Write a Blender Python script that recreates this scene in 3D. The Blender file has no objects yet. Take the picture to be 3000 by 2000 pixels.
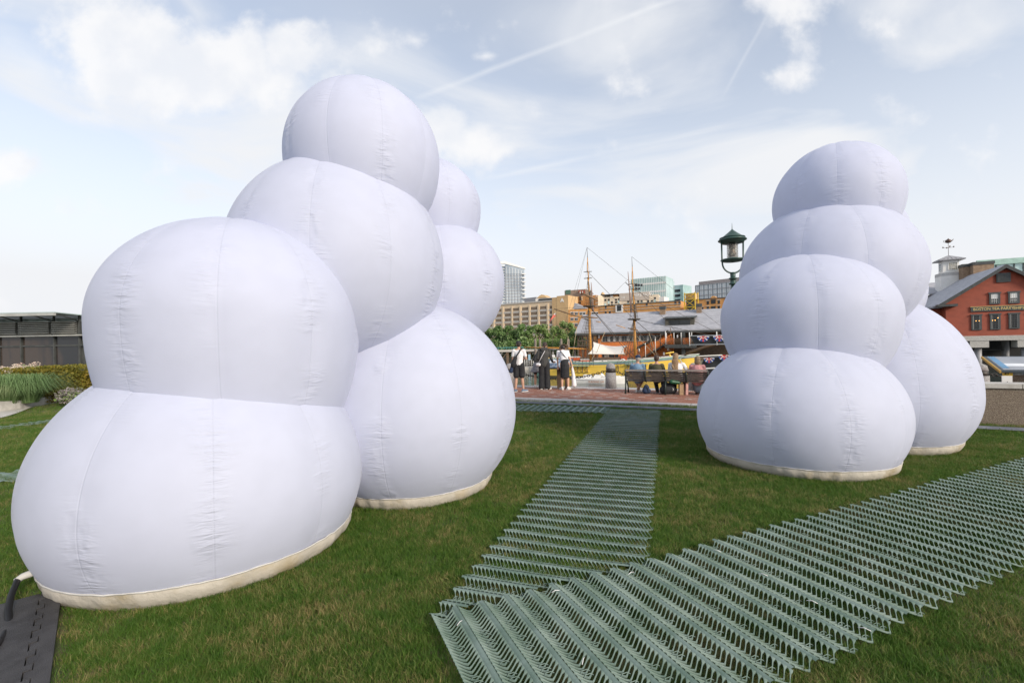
import bpy, bmesh, math, random
import numpy as np
from mathutils import Vector, Matrix, Euler
random.seed(7); rng = np.random.default_rng(7)
S = bpy.context.scene; COL = S.collection
R = math.radians
# ------------------------------------------------------------------ camera, sky, sun, exposure
F, EYE, V0, ROLL = 1333.0, 1.6, 1012.0, 0.0175
cam = bpy.data.cameras.new('camera'); camo = bpy.data.objects.new('camera', cam); COL.objects.link(camo)
cam.sensor_width = 36.0; cam.lens = 36.0 * F / 3000.0; cam.shift_y = 0.004
cam.clip_start = 0.05; cam.clip_end = 5000
camo.matrix_world = Matrix.Translation((0, 0, EYE)) @ Matrix.Rotation(R(90), 4, 'X') @ Matrix.Rotation(-ROLL, 4, 'Z')
S.camera = camo
S.view_settings.view_transform = 'Standard'; S.view_settings.look = 'None'
S.view_settings.gamma = 1; S.view_settings.use_curve_mapping = False
S.view_settings.exposure = 0.93
SUN = Vector((0.62, -0.70, 0.44)).normalized()
sl = bpy.data.lights.new('sun', 'SUN'); sl.energy = 2.0; sl.angle = R(12); sl.color = (1.0, 0.88, 0.72)
so = bpy.data.objects.new('sun', sl); COL.objects.link(so); so.rotation_euler = SUN.to_track_quat('Z', 'Y').to_euler()
W = bpy.data.worlds.new('World'); S.world = W; W.use_nodes = True
nt = W.node_tree; nt.nodes.clear()
def N(tree, t, **k):
    n = tree.nodes.new(t)
    for a, b in k.items():
        if a == 'ins':
            for i, v in b.items():
                if isinstance(v, bpy.types.NodeSocket): tree.links.new(v, n.inputs[i])
                else: n.inputs[i].default_value = v
        else: setattr(n, a, b)
    return n
def M_(tree, op, a, b=None, c=None, clamp=False):
    n = tree.nodes.new('ShaderNodeMath'); n.operation = op; n.use_clamp = clamp
    for i, v in enumerate((a, b, c)):
        if v is None: continue
        if isinstance(v, bpy.types.NodeSocket): tree.links.new(v, n.inputs[i])
        else: n.inputs[i].default_value = v
    return n.outputs[0]
def mixc(tree, f, a, b):
    n = tree.nodes.new('ShaderNodeMix'); n.data_type = 'RGBA'
    for i, v in ((0, f), (6, a), (7, b)):
        if isinstance(v, bpy.types.NodeSocket): tree.links.new(v, n.inputs[i])
        else: n.inputs[i].default_value = v if i == 0 else (*v, 1) if len(v) == 3 else v
    return n.outputs[2]
def sstep(tree, v, a, b):
    n = tree.nodes.new('ShaderNodeMapRange'); n.interpolation_type = 'SMOOTHSTEP'
    tree.links.new(v, n.inputs[0]); n.inputs[1].default_value = a; n.inputs[2].default_value = b
    return n.outputs[0]
def build_sky():
    t = nt
    sky = N(t, 'ShaderNodeTexSky', sky_type='NISHITA', sun_disc=False, sun_elevation=math.asin(SUN.z),
            sun_rotation=math.atan2(SUN.x, SUN.y), air_density=1.0, dust_density=0.6, ozone_density=1.5)
    tc = N(t, 'ShaderNodeTexCoord'); sep = N(t, 'ShaderNodeSeparateXYZ', ins={0: tc.outputs['Generated']})
    x, y, z = sep.outputs
    yy = M_(t, 'MAXIMUM', y, 0.04)
    px = M_(t, 'DIVIDE', x, yy); pz = M_(t, 'DIVIDE', z, yy)
    front = sstep(t, y, 0.05, 0.3)
    pc = N(t, 'ShaderNodeCombineXYZ', ins={0: px, 1: pz})
    n1 = N(t, 'ShaderNodeTexNoise', ins={'Vector': pc.outputs[0], 'Scale': 5.5, 'Detail': 9.0, 'Roughness': 0.56})
    n0 = N(t, 'ShaderNodeTexNoise', ins={'Vector': pc.outputs[0], 'Scale': 1.7, 'Detail': 2.0})
    def blob(u, v, ru, rv, w=1.0):
        u0 = (u - 1500) / F; v0 = (V0 - v - ROLL * (u - 1500)) / F
        a = M_(t, 'MULTIPLY', M_(t, 'SUBTRACT', px, u0), F / ru)
        b = M_(t, 'MULTIPLY', M_(t, 'SUBTRACT', pz, v0), F / rv)
        d = M_(t, 'SQRT', M_(t, 'ADD', M_(t, 'MULTIPLY', a, a), M_(t, 'MULTIPLY', b, b)))
        return M_(t, 'MULTIPLY', M_(t, 'SUBTRACT', 1.0, d, clamp=True), w)
    bl = None
    for a in [(350, 110, 290, 190), (330, 215, 230, 130), (700, 190, 370, 190), (620, 245, 400, 140), (860, 150, 190, 130), (540, 60, 190, 80, .4),
              (60, 490, 170, 90, .8), (1400, 440, 150, 110), (1300, 390, 140, 120, .8), (2350, 110, 110, 90, .36), (2290, 225, 130, 90, .32),
              (2300, 20, 300, 90, .4), (280, 350, 200, 50, .35), (1230, 120, 60, 45, .4), (1440, 165, 60, 20, .4), (2560, 90, 120, 110, .35)]:
        b = blob(*a); bl = b if bl is None else M_(t, 'MAXIMUM', bl, b)
    edge = M_(t, 'ADD', bl, M_(t, 'MULTIPLY', M_(t, 'SUBTRACT', n1.outputs[0], 0.5), 2.3))
    cum = M_(t, 'MULTIPLY', sstep(t, edge, 0.12, 0.62), front)
    # thin high veil, everywhere in the sky
    mp = N(t, 'ShaderNodeMapping', ins={'Vector': tc.outputs['Generated'], 'Rotation': (0, 0.35, 0.5), 'Scale': (1.0, 1.6, 3.4)})
    n2 = N(t, 'ShaderNodeTexNoise', ins={'Vector': mp.outputs[0], 'Scale': 1.9, 'Detail': 7.0, 'Roughness': 0.5, 'Distortion': 0.6})
    veil = M_(t, 'MULTIPLY', sstep(t, n2.outputs[0], 0.38, 0.68), 0.62)
    veil = M_(t, 'ADD', veil, M_(t, 'MULTIPLY', sstep(t, n0.outputs[0], 0.35, 0.7), 0.12))
    low = M_(t, 'POWER', M_(t, 'SUBTRACT', 1.0, M_(t, 'MULTIPLY', M_(t, 'ABSOLUTE', z), 1.9), clamp=True), 1.3)
    veil = M_(t, 'MAXIMUM', veil, M_(t, 'MULTIPLY', low, 0.99))
    veil = M_(t, 'ADD', veil, 0.30, clamp=True)
    # condensation trails
    def trail(u0, v0, u1, v1, w, k):
        ax, az = (u0 - 1500) / F, (V0 - v0 - ROLL * (u0 - 1500)) / F
        bx, bz = (u1 - 1500) / F, (V0 - v1 - ROLL * (u1 - 1500)) / F
        dx, dz = bx - ax, bz - az; L = math.hypot(dx, dz); dx /= L; dz /= L
        rx, rz = M_(t, 'SUBTRACT', px, ax), M_(t, 'SUBTRACT', pz, az)
        s = M_(t, 'ADD', M_(t, 'MULTIPLY', rx, dx), M_(t, 'MULTIPLY', rz, dz))
        d = M_(t, 'ABSOLUTE', M_(t, 'ADD', M_(t, 'SUBTRACT', M_(t, 'MULTIPLY', rx, dz), M_(t, 'MULTIPLY', rz, dx)), M_(t, 'MULTIPLY', M_(t, 'SUBTRACT', n1.outputs[0], 0.5), 0.012)))
        m = M_(t, 'SUBTRACT', 1.0, M_(t, 'DIVIDE', d, w / F), clamp=True)
        m = M_(t, 'MULTIPLY', m, M_(t, 'MULTIPLY', sstep(t, s, -0.02, 0.05), M_(t, 'SUBTRACT', 1.0, sstep(t, s, L - 0.05, L + 0.05))))
        return M_(t, 'MULTIPLY', M_(t, 'MULTIPLY', m, M_(t, 'MULTIPLY', n1.outputs[0], 1.6)), k)
    tr = None
    for a in [(1230, 290, 2010, -8, 12, .42), (1430, 525, 1720, 462, 11, .38), (1720, 462, 2080, 385, 9, .18), (2128, 285, 2268, 40, 8, .25), (0, 95, 170, 220, 60, .4)]:
        b = trail(*a); tr = b if tr is None else M_(t, 'MAXIMUM', tr, b)
    hsv = N(t, 'ShaderNodeHueSaturation', ins={'Saturation': 0.76, 'Value': 1.45, 'Color': sky.outputs[0]})
    ncl = N(t, 'ShaderNodeTexNoise', ins={'Vector': pc.outputs[0], 'Scale': 9.0, 'Detail': 5.0})
    cc = mixc(t, sstep(t, ncl.outputs[0], .35, .65), (5.8, 5.9, 6.15), (6.5, 6.45, 6.45))
    c1 = mixc(t, veil, hsv.outputs[0], (5.75, 5.85, 6.05))
    c1 = mixc(t, M_(t, 'MULTIPLY', tr, front), c1, (6.2, 6.3, 6.45))
    c2 = mixc(t, M_(t, 'MULTIPLY', cum, 0.85), c1, cc)
    bg = N(t, 'ShaderNodeBackground', ins={0: c2, 1: 0.081})
    out = N(t, 'ShaderNodeOutputWorld', ins={0: bg.outputs[0]})
build_sky()
S.cycles.max_bounces = 6; S.cycles.transparent_max_bounces = 12; S.cycles.use_denoising = True
# ------------------------------------------------------------------ photo pixel -> place
def lvl(u, v):
    du, dv = u - 1500.0, v - 1000.0
    return 1500 + du - ROLL * dv, 1000 + dv + ROLL * du
def P(u, v, Y):
    a, b = lvl(u, v); return Vector(((a - 1500) / F * Y, Y, EYE - (b - V0) / F * Y))
def G(u, v, z=0.0):
    a, b = lvl(u, v); Y = F * (EYE - z) / (b - V0); return Vector(((a - 1500) / F * Y, Y, z))
# ------------------------------------------------------------------ materials
MATS = {}
def mat(name, c, c2=None, scale=3.0, rough=0.7, bump=0.0, bscale=20.0, metal=0.0, spec=0.5, detail=4.0, stretch=(1, 1, 1), trans=0.0, contrast=(0.35, 0.65), emit=None, coat=0.0):
    if name in MATS: return MATS[name]
    m = bpy.data.materials.new(name); m.use_nodes = True; t = m.node_tree; b = t.nodes['Principled BSDF']
    b.inputs['Roughness'].default_value = rough; b.inputs['Metallic'].default_value = metal; b.inputs['Specular IOR Level'].default_value = spec
    b.inputs['Base Color'].default_value = (*c, 1)
    if coat: b.inputs['Coat Weight'].default_value = coat
    g = N(t, 'ShaderNodeNewGeometry'); mp = N(t, 'ShaderNodeMapping', ins={'Vector': g.outputs['Position'], 'Scale': stretch})
    if c2 is None: c2 = tuple(x * 0.82 for x in c)
    n = N(t, 'ShaderNodeTexNoise', ins={'Vector': mp.outputs[0], 'Scale': scale, 'Detail': detail, 'Roughness': 0.6})
    col = mixc(t, sstep(t, n.outputs[0], *contrast), c, c2)
    t.links.new(col, b.inputs['Base Color'])
    if bump:
        n2 = N(t, 'ShaderNodeTexNoise', ins={'Vector': mp.outputs[0], 'Scale': bscale, 'Detail': 4.0})
        bp = N(t, 'ShaderNodeBump', ins={'Strength': min(1, bump), 'Distance': 0.02, 'Height': n2.outputs[0]}); t.links.new(bp.outputs[0], b.inputs['Normal'])
    if trans: b.inputs['Transmission Weight'].default_value = trans
    if emit: b.inputs['Emission Color'].default_value = (*emit[0], 1); b.inputs['Emission Strength'].default_value = emit[1]
    MATS[name] = m; return m
# ------------------------------------------------------------------ mesh building
class MB:
    def __init__(s): s.v = []; s.f = []; s.m = []; s.mats = []; s.smooth = []
    def mi(s, m):
        if m not in s.mats: s.mats.append(m)
        return s.mats.index(m)
    def raw(s, vs, fs, m, smooth=False):
        o = len(s.v); k = s.mi(m); s.v += [tuple(v) for v in vs]
        for f in fs: s.f.append(tuple(i + o for i in f)); s.m.append(k); s.smooth.append(smooth)
        return s
    def hexa(s, p, m):   # 8 corners: bottom 4 ccw, top 4
        return s.raw(p, [(0, 3, 2, 1), (4, 5, 6, 7), (0, 1, 5, 4), (1, 2, 6, 5), (2, 3, 7, 6), (3, 0, 4, 7)], m)
    def box(s, x0, x1, y0, y1, z0, z1, m, tf=None):
        p = [Vector(q) for q in ((x0, y0, z0), (x1, y0, z0), (x1, y1, z0), (x0, y1, z0), (x0, y0, z1), (x1, y0, z1), (x1, y1, z1), (x0, y1, z1))]
        if tf: p = [tf(q) for q in p]
        return s.hexa(p, m)
    def quad(s, a, b, c, d, m): return s.raw([a, b, c, d], [(0, 1, 2, 3)], m)
    def tube(s, pts, r, m, n=8, cap=True, smooth=True):
        pts = [Vector(p) for p in pts]; rr = r if isinstance(r, (list, tuple)) else [r] * len(pts)
        vs = []; up = Vector((0, 0, 1))
        prev = None
        for i, p in enumerate(pts):
            d = (pts[min(i + 1, len(pts) - 1)] - pts[max(i - 1, 0)]).normalized()
            if prev is None:
                a = d.cross(up) if abs(d.z) < 0.95 else d.cross(Vector((1, 0, 0)))
            else: a = prev - d * prev.dot(d)
            a.normalize(); prev = a; b = d.cross(a)
            for k in range(n):
                t = 2 * math.pi * k / n; vs.append(p + (a * math.cos(t) + b * math.sin(t)) * rr[i])
        fs = [(i * n + k, i * n + (k + 1) % n, (i + 1) * n + (k + 1) % n, (i + 1) * n + k) for i in range(len(pts) - 1) for k in range(n)]
        if cap: fs += [tuple(range(n - 1, -1, -1)), tuple((len(pts) - 1) * n + k for k in range(n))]
        return s.raw(vs, fs, m, smooth)
    def lathe(s, prof, c, m, n=20, smooth=True):   # prof: (r, z)
        c = Vector(c); vs = [c + Vector((r * math.cos(2 * math.pi * k / n), r * math.sin(2 * math.pi * k / n), z)) for r, z in prof for k in range(n)]
        fs = [(i * n + k, i * n + (k + 1) % n, (i + 1) * n + (k + 1) % n, (i + 1) * n + k) for i in range(len(prof) - 1) for k in range(n)]
        fs += [tuple(range(n - 1, -1, -1)), tuple((len(prof) - 1) * n + k for k in range(n))]
        return s.raw(vs, fs, m, smooth)
    def prism(s, poly, ex, m):     # poly: list of Vectors, ex: extrusion vector
        n = len(poly); ex = Vector(ex); vs = [Vector(p) for p in poly] + [Vector(p) + ex for p in poly]
        return s.raw(vs, [tuple(range(n - 1, -1, -1)), tuple(range(n, 2 * n))] + [(i, (i + 1) % n, n + (i + 1) % n, n + i) for i in range(n)], m)
    def mesh(s, name, off=None):
        me = bpy.data.meshes.new(name); vs = s.v
        if off is not None: ox, oy, oz = off; vs = [(a - ox, b - oy, c - oz) for a, b, c in vs]
        me.from_pydata(vs, [], s.f)
        for m in s.mats: me.materials.append(m)
        me.polygons.foreach_set('material_index', s.m); me.polygons.foreach_set('use_smooth', s.smooth)
        me.update(); return me
    def build(s, name, parent=None, kind=None, label=None):
        off = parent.location if parent is not None and not parent.get('_loc') is None else None
        base = wloc(parent) if parent is not None else (0, 0, 0)
        o = bpy.data.objects.new(name, s.mesh(name, base)); COL.objects.link(o)
        if parent is not None: o.parent = parent
        if kind: o['kind'] = kind
        if label: o['label'] = label
        return o
def wloc(o):
    p = Vector((0, 0, 0))
    while o is not None: p += o.location; o = o.parent
    return p
def link(name, me, parent=None, loc=(0, 0, 0), rot=(0, 0, 0), scale=None):   # loc in world; parents carry no rotation
    o = bpy.data.objects.new(name, me); COL.objects.link(o)
    if parent is not None: o.parent = parent; o.location = Vector(loc) - wloc(parent)
    else: o.location = loc
    o.rotation_euler = rot
    if scale: o.scale = scale
    return o
def thing(name, label, cat, loc=(0, 0, 0), group=None):
    o = bpy.data.objects.new(name, None); COL.objects.link(o); o.location = loc; o['label'] = label; o['category'] = cat
    o.empty_display_size = 0.2
    if group: o['group'] = group
    return o
def tag(o, label, cat, group=None):
    o['label'] = label; o['category'] = cat
    if group: o['group'] = group
    return o
def struct(o): o['kind'] = 'structure'; return o
def text(name, s, size, m, parent, loc, rot, ext=0.01, align='LEFT', sx=1.0):
    c = bpy.data.curves.new(name, 'FONT'); c.body = s; c.size = size; c.extrude = ext; c.align_x = align; c.resolution_u = 2
    c.materials.append(m); tmp = bpy.data.objects.new(name, c); COL.objects.link(tmp)
    me = bpy.data.meshes.new_from_object(tmp.evaluated_get(bpy.context.evaluated_depsgraph_get())); bpy.data.objects.remove(tmp)
    return link(name, me, parent, loc, rot, (sx, 1, 1))
class Fac:    # a facade plane through two ground points, addressed by photo pixels
    def __init__(s, u0, Y0, u1, Y1, v=900):
        a = P(u0, v, Y0); b = P(u1, v, Y1); s.o = Vector((a.x, a.y, 0)); s.d = Vector((b.x - a.x, b.y - a.y, 0)); s.L = s.d.length; s.d.normalize()
        s.n = Vector((s.d.y, -s.d.x, 0)); s.rz = math.atan2(s.d.y, s.d.x)
        if s.n.y > 0 and abs(s.n.y) > 0.02: s.n = -s.n
    def at(s, u, v, out=0.0):   # -> (s, z)
        a, b = lvl(u, v); k = (a - 1500) / F; o = s.o + s.n * out
        t = (k * o.y - o.x) / (s.d.x - k * s.d.y); Y = o.y + t * s.d.y
        return t, EYE - (b - V0) / F * Y
    def w(s, t, z, out=0.0): p = s.o + s.d * t + s.n * out; return Vector((p.x, p.y, z))
    def box(s, mb, t0, t1, z0, z1, o0, o1, m):
        return mb.hexa([s.w(t0, z0, o1), s.w(t1, z0, o1), s.w(t1, z0, o0), s.w(t0, z0, o0), s.w(t0, z1, o1), s.w(t1, z1, o1), s.w(t1, z1, o0), s.w(t0, z1, o0)], m)
    def pbox(s, mb, u0, v0, u1, v1, o0, o1, m):  # photo rectangle (left,top,right,bottom)
        a = s.at(u0, v0); b = s.at(u1, v1); return s.box(mb, a[0], b[0], b[1], a[1], o0, o1, m)
# ------------------------------------------------------------------ ground, plaza, quay, water, far bank
E_ = Vector((0.908, -0.419, 0)); N_ = Vector((0.419, 0.908, 0))
def pl(a, b, z=0.0): return E_ * a + N_ * b + Vector((0, 0, z))
WATER = -2.8
m_soil = mat('lawn_soil', (0.060, 0.085, 0.025), (0.13, 0.115, 0.05), 2.2, 0.95, 0.6, 60, contrast=(0.4, 0.62))
m_granite = mat('granite', (0.50, 0.48, 0.47), (0.40, 0.38, 0.37), 30, 0.8, 0.3, 80)
m_aggr = mat('exposed_aggregate', (0.17, 0.13, 0.10), (0.30, 0.25, 0.19), 75, 0.9, 0.8, 90, contrast=(0.45, 0.62))
m_conc = mat('pale_concrete', (0.52, 0.50, 0.47), (0.42, 0.40, 0.37), 6, 0.85, 0.2, 60)
m_brk = [mat('paver_red', (0.30, 0.125, 0.08), (0.235, 0.10, 0.065), 9, 0.75, 0.3, 90), mat('paver_brown', (0.27, 0.135, 0.10), (0.22, 0.105, 0.08), 9, 0.75, 0.3, 90),
         mat('paver_rose', (0.34, 0.16, 0.11), (0.27, 0.125, 0.09), 9, 0.7, 0.3, 90), mat('paver_grey', (0.44, 0.36, 0.33), (0.34, 0.27, 0.24), 9, 0.55, 0.3, 90)]
m_joint = mat('paver_joint', (0.15, 0.105, 0.085), (0.10, 0.075, 0.06), 10, 0.9)
mb = MB(); mb.raw([(-60, -60, -0.03), (60, -60, -0.03), pl(70, 12.3, -0.03), pl(-80, 12.3, -0.03)], [(0, 1, 2, 3)], m_soil); struct(mb.build('lawn'))
mb = MB()
mb.prism([pl(-75, 12.3, -3.4), pl(75, 12.3, -3.4), pl(75, 16.72, -3.4), pl(-75, 16.72, -3.4)], (0, 0, 3.35), m_joint); plaza = struct(mb.build('plaza'))
def bev_slab(sx, sy, h, m, b=0.006):
    mb = MB(); x, y = sx / 2, sy / 2
    mb.raw([(-x, -y, 0), (x, -y, 0), (x, y, 0), (-x, y, 0), (-x, -y, h - b), (x, -y, h - b), (x, y, h - b), (-x, y, h - b),
            (-x + b, -y + b, h), (x - b, -y + b, h), (x - b, y - b, h), (-x + b, y - b, h)],
           [(8, 9, 10, 11), (4, 5, 9, 8), (5, 6, 10, 9), (6, 7, 11, 10), (7, 4, 8, 11), (0, 1, 5, 4), (1, 2, 6, 5), (2, 3, 7, 6), (3, 0, 4, 7)], m)
    return mb
ang = math.atan2(E_.y, E_.x)
bmesh_ = [bev_slab(0.193, 0.094, 0.06, m).mesh('brick') for m in m_brk]
rest = MB(); tmpl = [bev_slab(0.193, 0.094, 0.06, m) for m in m_brk]; nb = 0
for r in range(34):
    b = 12.72 + r * 0.1
    for k in range(62):
        a = -9.6 + k * 0.2 + (0.1 if r % 2 else 0)
        j = random.choices(range(4), (5, 4, 3, 1.3))[0]; z = -0.062 + random.uniform(0, 0.004); p = pl(a, b, z)
        c = random.uniform(-0.012, 0.012)
        if nb < 295 and 7 <= k < 56:
            link('brick', bmesh_[j], plaza, p, (0, 0, ang + c)); nb += 1
        else:
            T = Matrix.Translation(p) @ Matrix.Rotation(ang + c, 4, 'Z'); rest.raw([T @ Vector(v) for v in tmpl[j].v], tmpl[j].f, m_brk[j])
rest.build('brick_field', plaza, 'stuff')
mb = MB()
for k in range(-18, 20):
    if -10 < k * 1.5 < 3: continue
    pass
# farther paving, too far round the sculptures to tell bricks apart
mb = MB(); mb.raw([pl(2.85, 12.68, -0.006), pl(40, 12.68, -0.006), pl(40, 16.1, -0.006), pl(2.85, 16.1, -0.006)], [(0, 1, 2, 3)], m_brk[0])
mb.raw([pl(-60, 12.68, -0.006), pl(-9.75, 12.68, -0.006), pl(-9.75, 16.1, -0.006), pl(-60, 16.1, -0.006)], [(0, 1, 2, 3)], m_brk[0]); mb.build('plain_paving', plaza)
ks = bev_slab(1.49, 0.27, 0.2, m_granite, 0.012).mesh('kerb_stone'); cs = bev_slab(1.79, 0.62, 0.3, m_granite, 0.012).mesh('coping_stone')
for k in range(-12, 10): link('kerb_stone', ks, plaza, pl(k * 1.5, 12.5, -0.175), (0, 0, ang))
for k in range(-10, 9): link('coping_stone', cs, plaza, pl(k * 1.8, 16.42, -0.295), (0, 0, ang))
def water_mat():
    m = bpy.data.materials.new('harbour_water'); m.use_nodes = True; t = m.node_tree; b = t.nodes['Principled BSDF']
    b.inputs['Base Color'].default_value = (0.035, 0.055, 0.05, 1); b.inputs['Roughness'].default_value = 0.06; b.inputs['IOR'].default_value = 1.33
    b.inputs['Specular IOR Level'].default_value = 0.8
    g = N(t, 'ShaderNodeNewGeometry'); mp = N(t, 'ShaderNodeMapping', ins={'Vector': g.outputs['Position'], 'Scale': (0.6, 1.0, 1)})
    n = N(t, 'ShaderNodeTexNoise', ins={'Vector': mp.outputs[0], 'Scale': 0.9, 'Detail': 3.0, 'Distortion': 0.5})
    n2 = N(t, 'ShaderNodeTexNoise', ins={'Vector': mp.outputs[0], 'Scale': 4.0, 'Detail': 2.0})
    h = M_(t, 'ADD', n.outputs[0], M_(t, 'MULTIPLY', n2.outputs[0], 0.22))
    bp = N(t, 'ShaderNodeBump', ins={'Strength': 0.16, 'Distance': 0.25, 'Height': h}); t.links.new(bp.outputs[0], b.inputs['Normal']); return m
m_water = water_mat()
mb = MB(); mb.quad((-900, 12, WATER), (900, 12, WATER), (900, 1500, WATER), (-900, 1500, WATER), m_water); struct(mb.build('water'))
m_bank = mat('bank_stone', (0.25, 0.23, 0.19), (0.15, 0.14, 0.11), 0.8, 0.9, 0.8, 3)
mb = MB(); mb.box(-900, 900, 112, 1500, -5, -0.6, m_bank); mb.box(-900, 900, 1500, 2600, -5, -0.5, m_bank); struct(mb.build('far_bank'))
# left path
mb = MB(); pth = [G(-420, 1190), G(0, 1196), G(60, 1189), G(112, 1182), G(160, 1174)]; low = [G(-420, 1300), G(0, 1225), G(24, 1219), G(60, 1207), G(100, 1190)]
for i in range(4): mb.quad(low[i] + Vector((0, 0, .012)), low[i + 1] + Vector((0, 0, .012)), pth[i + 1] + Vector((0, 0, .012)), pth[i] + Vector((0, 0, .012)), m_conc)
struct(mb.build('path'))
# low planter wall
wall = thing('planter_wall', 'low curved concrete edging wall holding the hedge bed beside the lawn', 'garden wall', G(0, 1205))
pts = [G(-420, 1235), G(-150, 1214), G(0, 1205), G(60, 1197), G(110, 1188), G(170, 1177), G(232, 1167), G(300, 1159)]
mb = MB(); hh = [0.30, 0.28, 0.27, 0.25, 0.24, 0.2, .17, .15]
for i in range(len(pts) - 1):
    a, b = pts[i], pts[i + 1]; d = (b - a).normalized(); o = Vector((-d.y, d.x, 0)) * 0.35
    if o.x > 0: o = -o
    mb.hexa([a - Vector((0, 0, .05)), b - Vector((0, 0, .05)), b + o - Vector((0, 0, .05)), a + o - Vector((0, 0, .05)), a + Vector((0, 0, hh[i])), b + Vector((0, 0, hh[i + 1])), b + o + Vector((0, 0, hh[i + 1])), a + o + Vector((0, 0, hh[i]))], m_conc)
mb.build('wall_body', wall)
m_bark = mat('planting_bed', (0.05, 0.035, 0.025), (0.09, 0.06, 0.04), 8, 0.95, 0.6, 30)
mb = MB(); mb.quad(G(-600, 1235, .0) + Vector((-1, 0, .1)), pts[2] + Vector((-.3, .1, .1)), pts[7] + Vector((0, 0, .1)), Vector((-45, 26, .1)), m_bark)
struct(mb.build('planting_ground'))
# right retaining wall
rw = thing('retaining_wall', 'low exposed aggregate wall with pale flat cap behind the right sculpture', 'wall', pl(5, 11.4))
mb = MB(); tf = lambda q: pl(q.x, q.y, q.z)
mb.box(2.6, 12, 11.34, 11.74, -0.05, 0.66, m_aggr, tf); mb.build('wall_face', rw)
for k in range(4):
    mb = MB(); mb.box(2.56 + k * 2.36, 2.56 + (k + 1) * 2.36 - 0.012, 11.31, 11.79, 0.662, 0.742, m_conc, tf); mb.build('cap_slab', rw)
# ------------------------------------------------------------------ inflatable sculptures
def fabric(name, c1, seam=True):
    m = bpy.data.materials.new(name); m.use_nodes = True; t = m.node_tree; b = t.nodes['Principled BSDF']
    b.inputs['Roughness'].default_value = 0.62; b.inputs['Specular IOR Level'].default_value = 0.3; b.inputs['Sheen Weight'].default_value = 0.15
    uv = N(t, 'ShaderNodeUVMap', uv_map='UVMap'); sp = N(t, 'ShaderNodeSeparateXYZ', ins={0: uv.outputs[0]})
    d, h = sp.outputs[0], sp.outputs[1]      # signed metres from the nearest seam, metres up the cloth
    g = N(t, 'ShaderNodeNewGeometry')
    ad = M_(t, 'ABSOLUTE', d)
    n0 = N(t, 'ShaderNodeTexNoise', ins={'Vector': g.outputs['Position'], 'Scale': 2.3, 'Detail': 1.0})
    cv = N(t, 'ShaderNodeCombineXYZ', ins={0: M_(t, 'MULTIPLY', ad, 6.0), 1: M_(t, 'MULTIPLY', h, 34.0), 2: M_(t, 'MULTIPLY', n0.outputs[0], 3.0)})
    n1 = N(t, 'ShaderNodeTexNoise', ins={'Vector': cv.outputs[0], 'Scale': 1.0, 'Detail': 2.5, 'Distortion': 0.4})
    wid = M_(t, 'MULTIPLY', n0.outputs[0], 0.26)
    rt_ = M_(t, 'DIVIDE', ad, wid); mask = M_(t, 'POWER', 2.718, M_(t, 'MULTIPLY', M_(t, 'MULTIPLY', rt_, rt_), -2.2))
    nq = N(t, 'ShaderNodeTexNoise', ins={'Vector': g.outputs['Position'], 'Scale': 5.0, 'Detail': 2.0}); mask = M_(t, 'MULTIPLY', mask, M_(t, 'MULTIPLY', sstep(t, n0.outputs[0], 0.34, 0.66), sstep(t, nq.outputs[0], 0.22, 0.55)))
    groove = M_(t, 'SUBTRACT', 1.0, M_(t, 'DIVIDE', ad, 0.008), clamp=True)
    big = N(t, 'ShaderNodeTexNoise', ins={'Vector': g.outputs['Position'], 'Scale': 1.1, 'Detail': 2.0})
    hgt = M_(t, 'ADD', M_(t, 'MULTIPLY', M_(t, 'MULTIPLY', n1.outputs[0], mask), 1.25), M_(t, 'MULTIPLY', groove, -0.08))
    hgt = M_(t, 'ADD', hgt, M_(t, 'MULTIPLY', big.outputs[0], 0.8))
    bp = N(t, 'ShaderNodeBump', ins={'Strength': 0.85, 'Distance': 0.02, 'Height': hgt}); t.links.new(bp.outputs[0], b.inputs['Normal'])
    n3 = N(t, 'ShaderNodeTexNoise', ins={'Vector': g.outputs['Position'], 'Scale': 6.0, 'Detail': 5.0})
    col = mixc(t, sstep(t, n3.outputs[0], 0.3, 0.75), c1, tuple(x * 0.96 for x in c1))
    col = mixc(t, M_(t, 'MULTIPLY', groove, 0.10), col, tuple(x * 0.6 for x in c1))
    t.links.new(col, b.inputs['Base Color'])
    tr = N(t, 'ShaderNodeBsdfTranslucent', ins={0: (*[x * 0.95 for x in c1], 1), 'Normal': bp.outputs[0]})
    mx = N(t, 'ShaderNodeMixShader', ins={0: 0.30, 1: b.outputs[0], 2: tr.outputs[0]})
    t.links.new(mx.outputs[0], t.nodes['Material Output'].inputs[0]); return m
m_fab = fabric('white_nylon', (0.66, 0.695, 0.85))
m_skirt = mat('beige_canvas', (0.46, 0.425, 0.37), (0.36, 0.30, 0.20), 2.6, 0.8, 0.5, 18, contrast=(0.5, 0.75))
m_rope = mat('pale_piping', (0.55, 0.54, 0.52), None, 8, 0.7)
NG = 10
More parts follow.
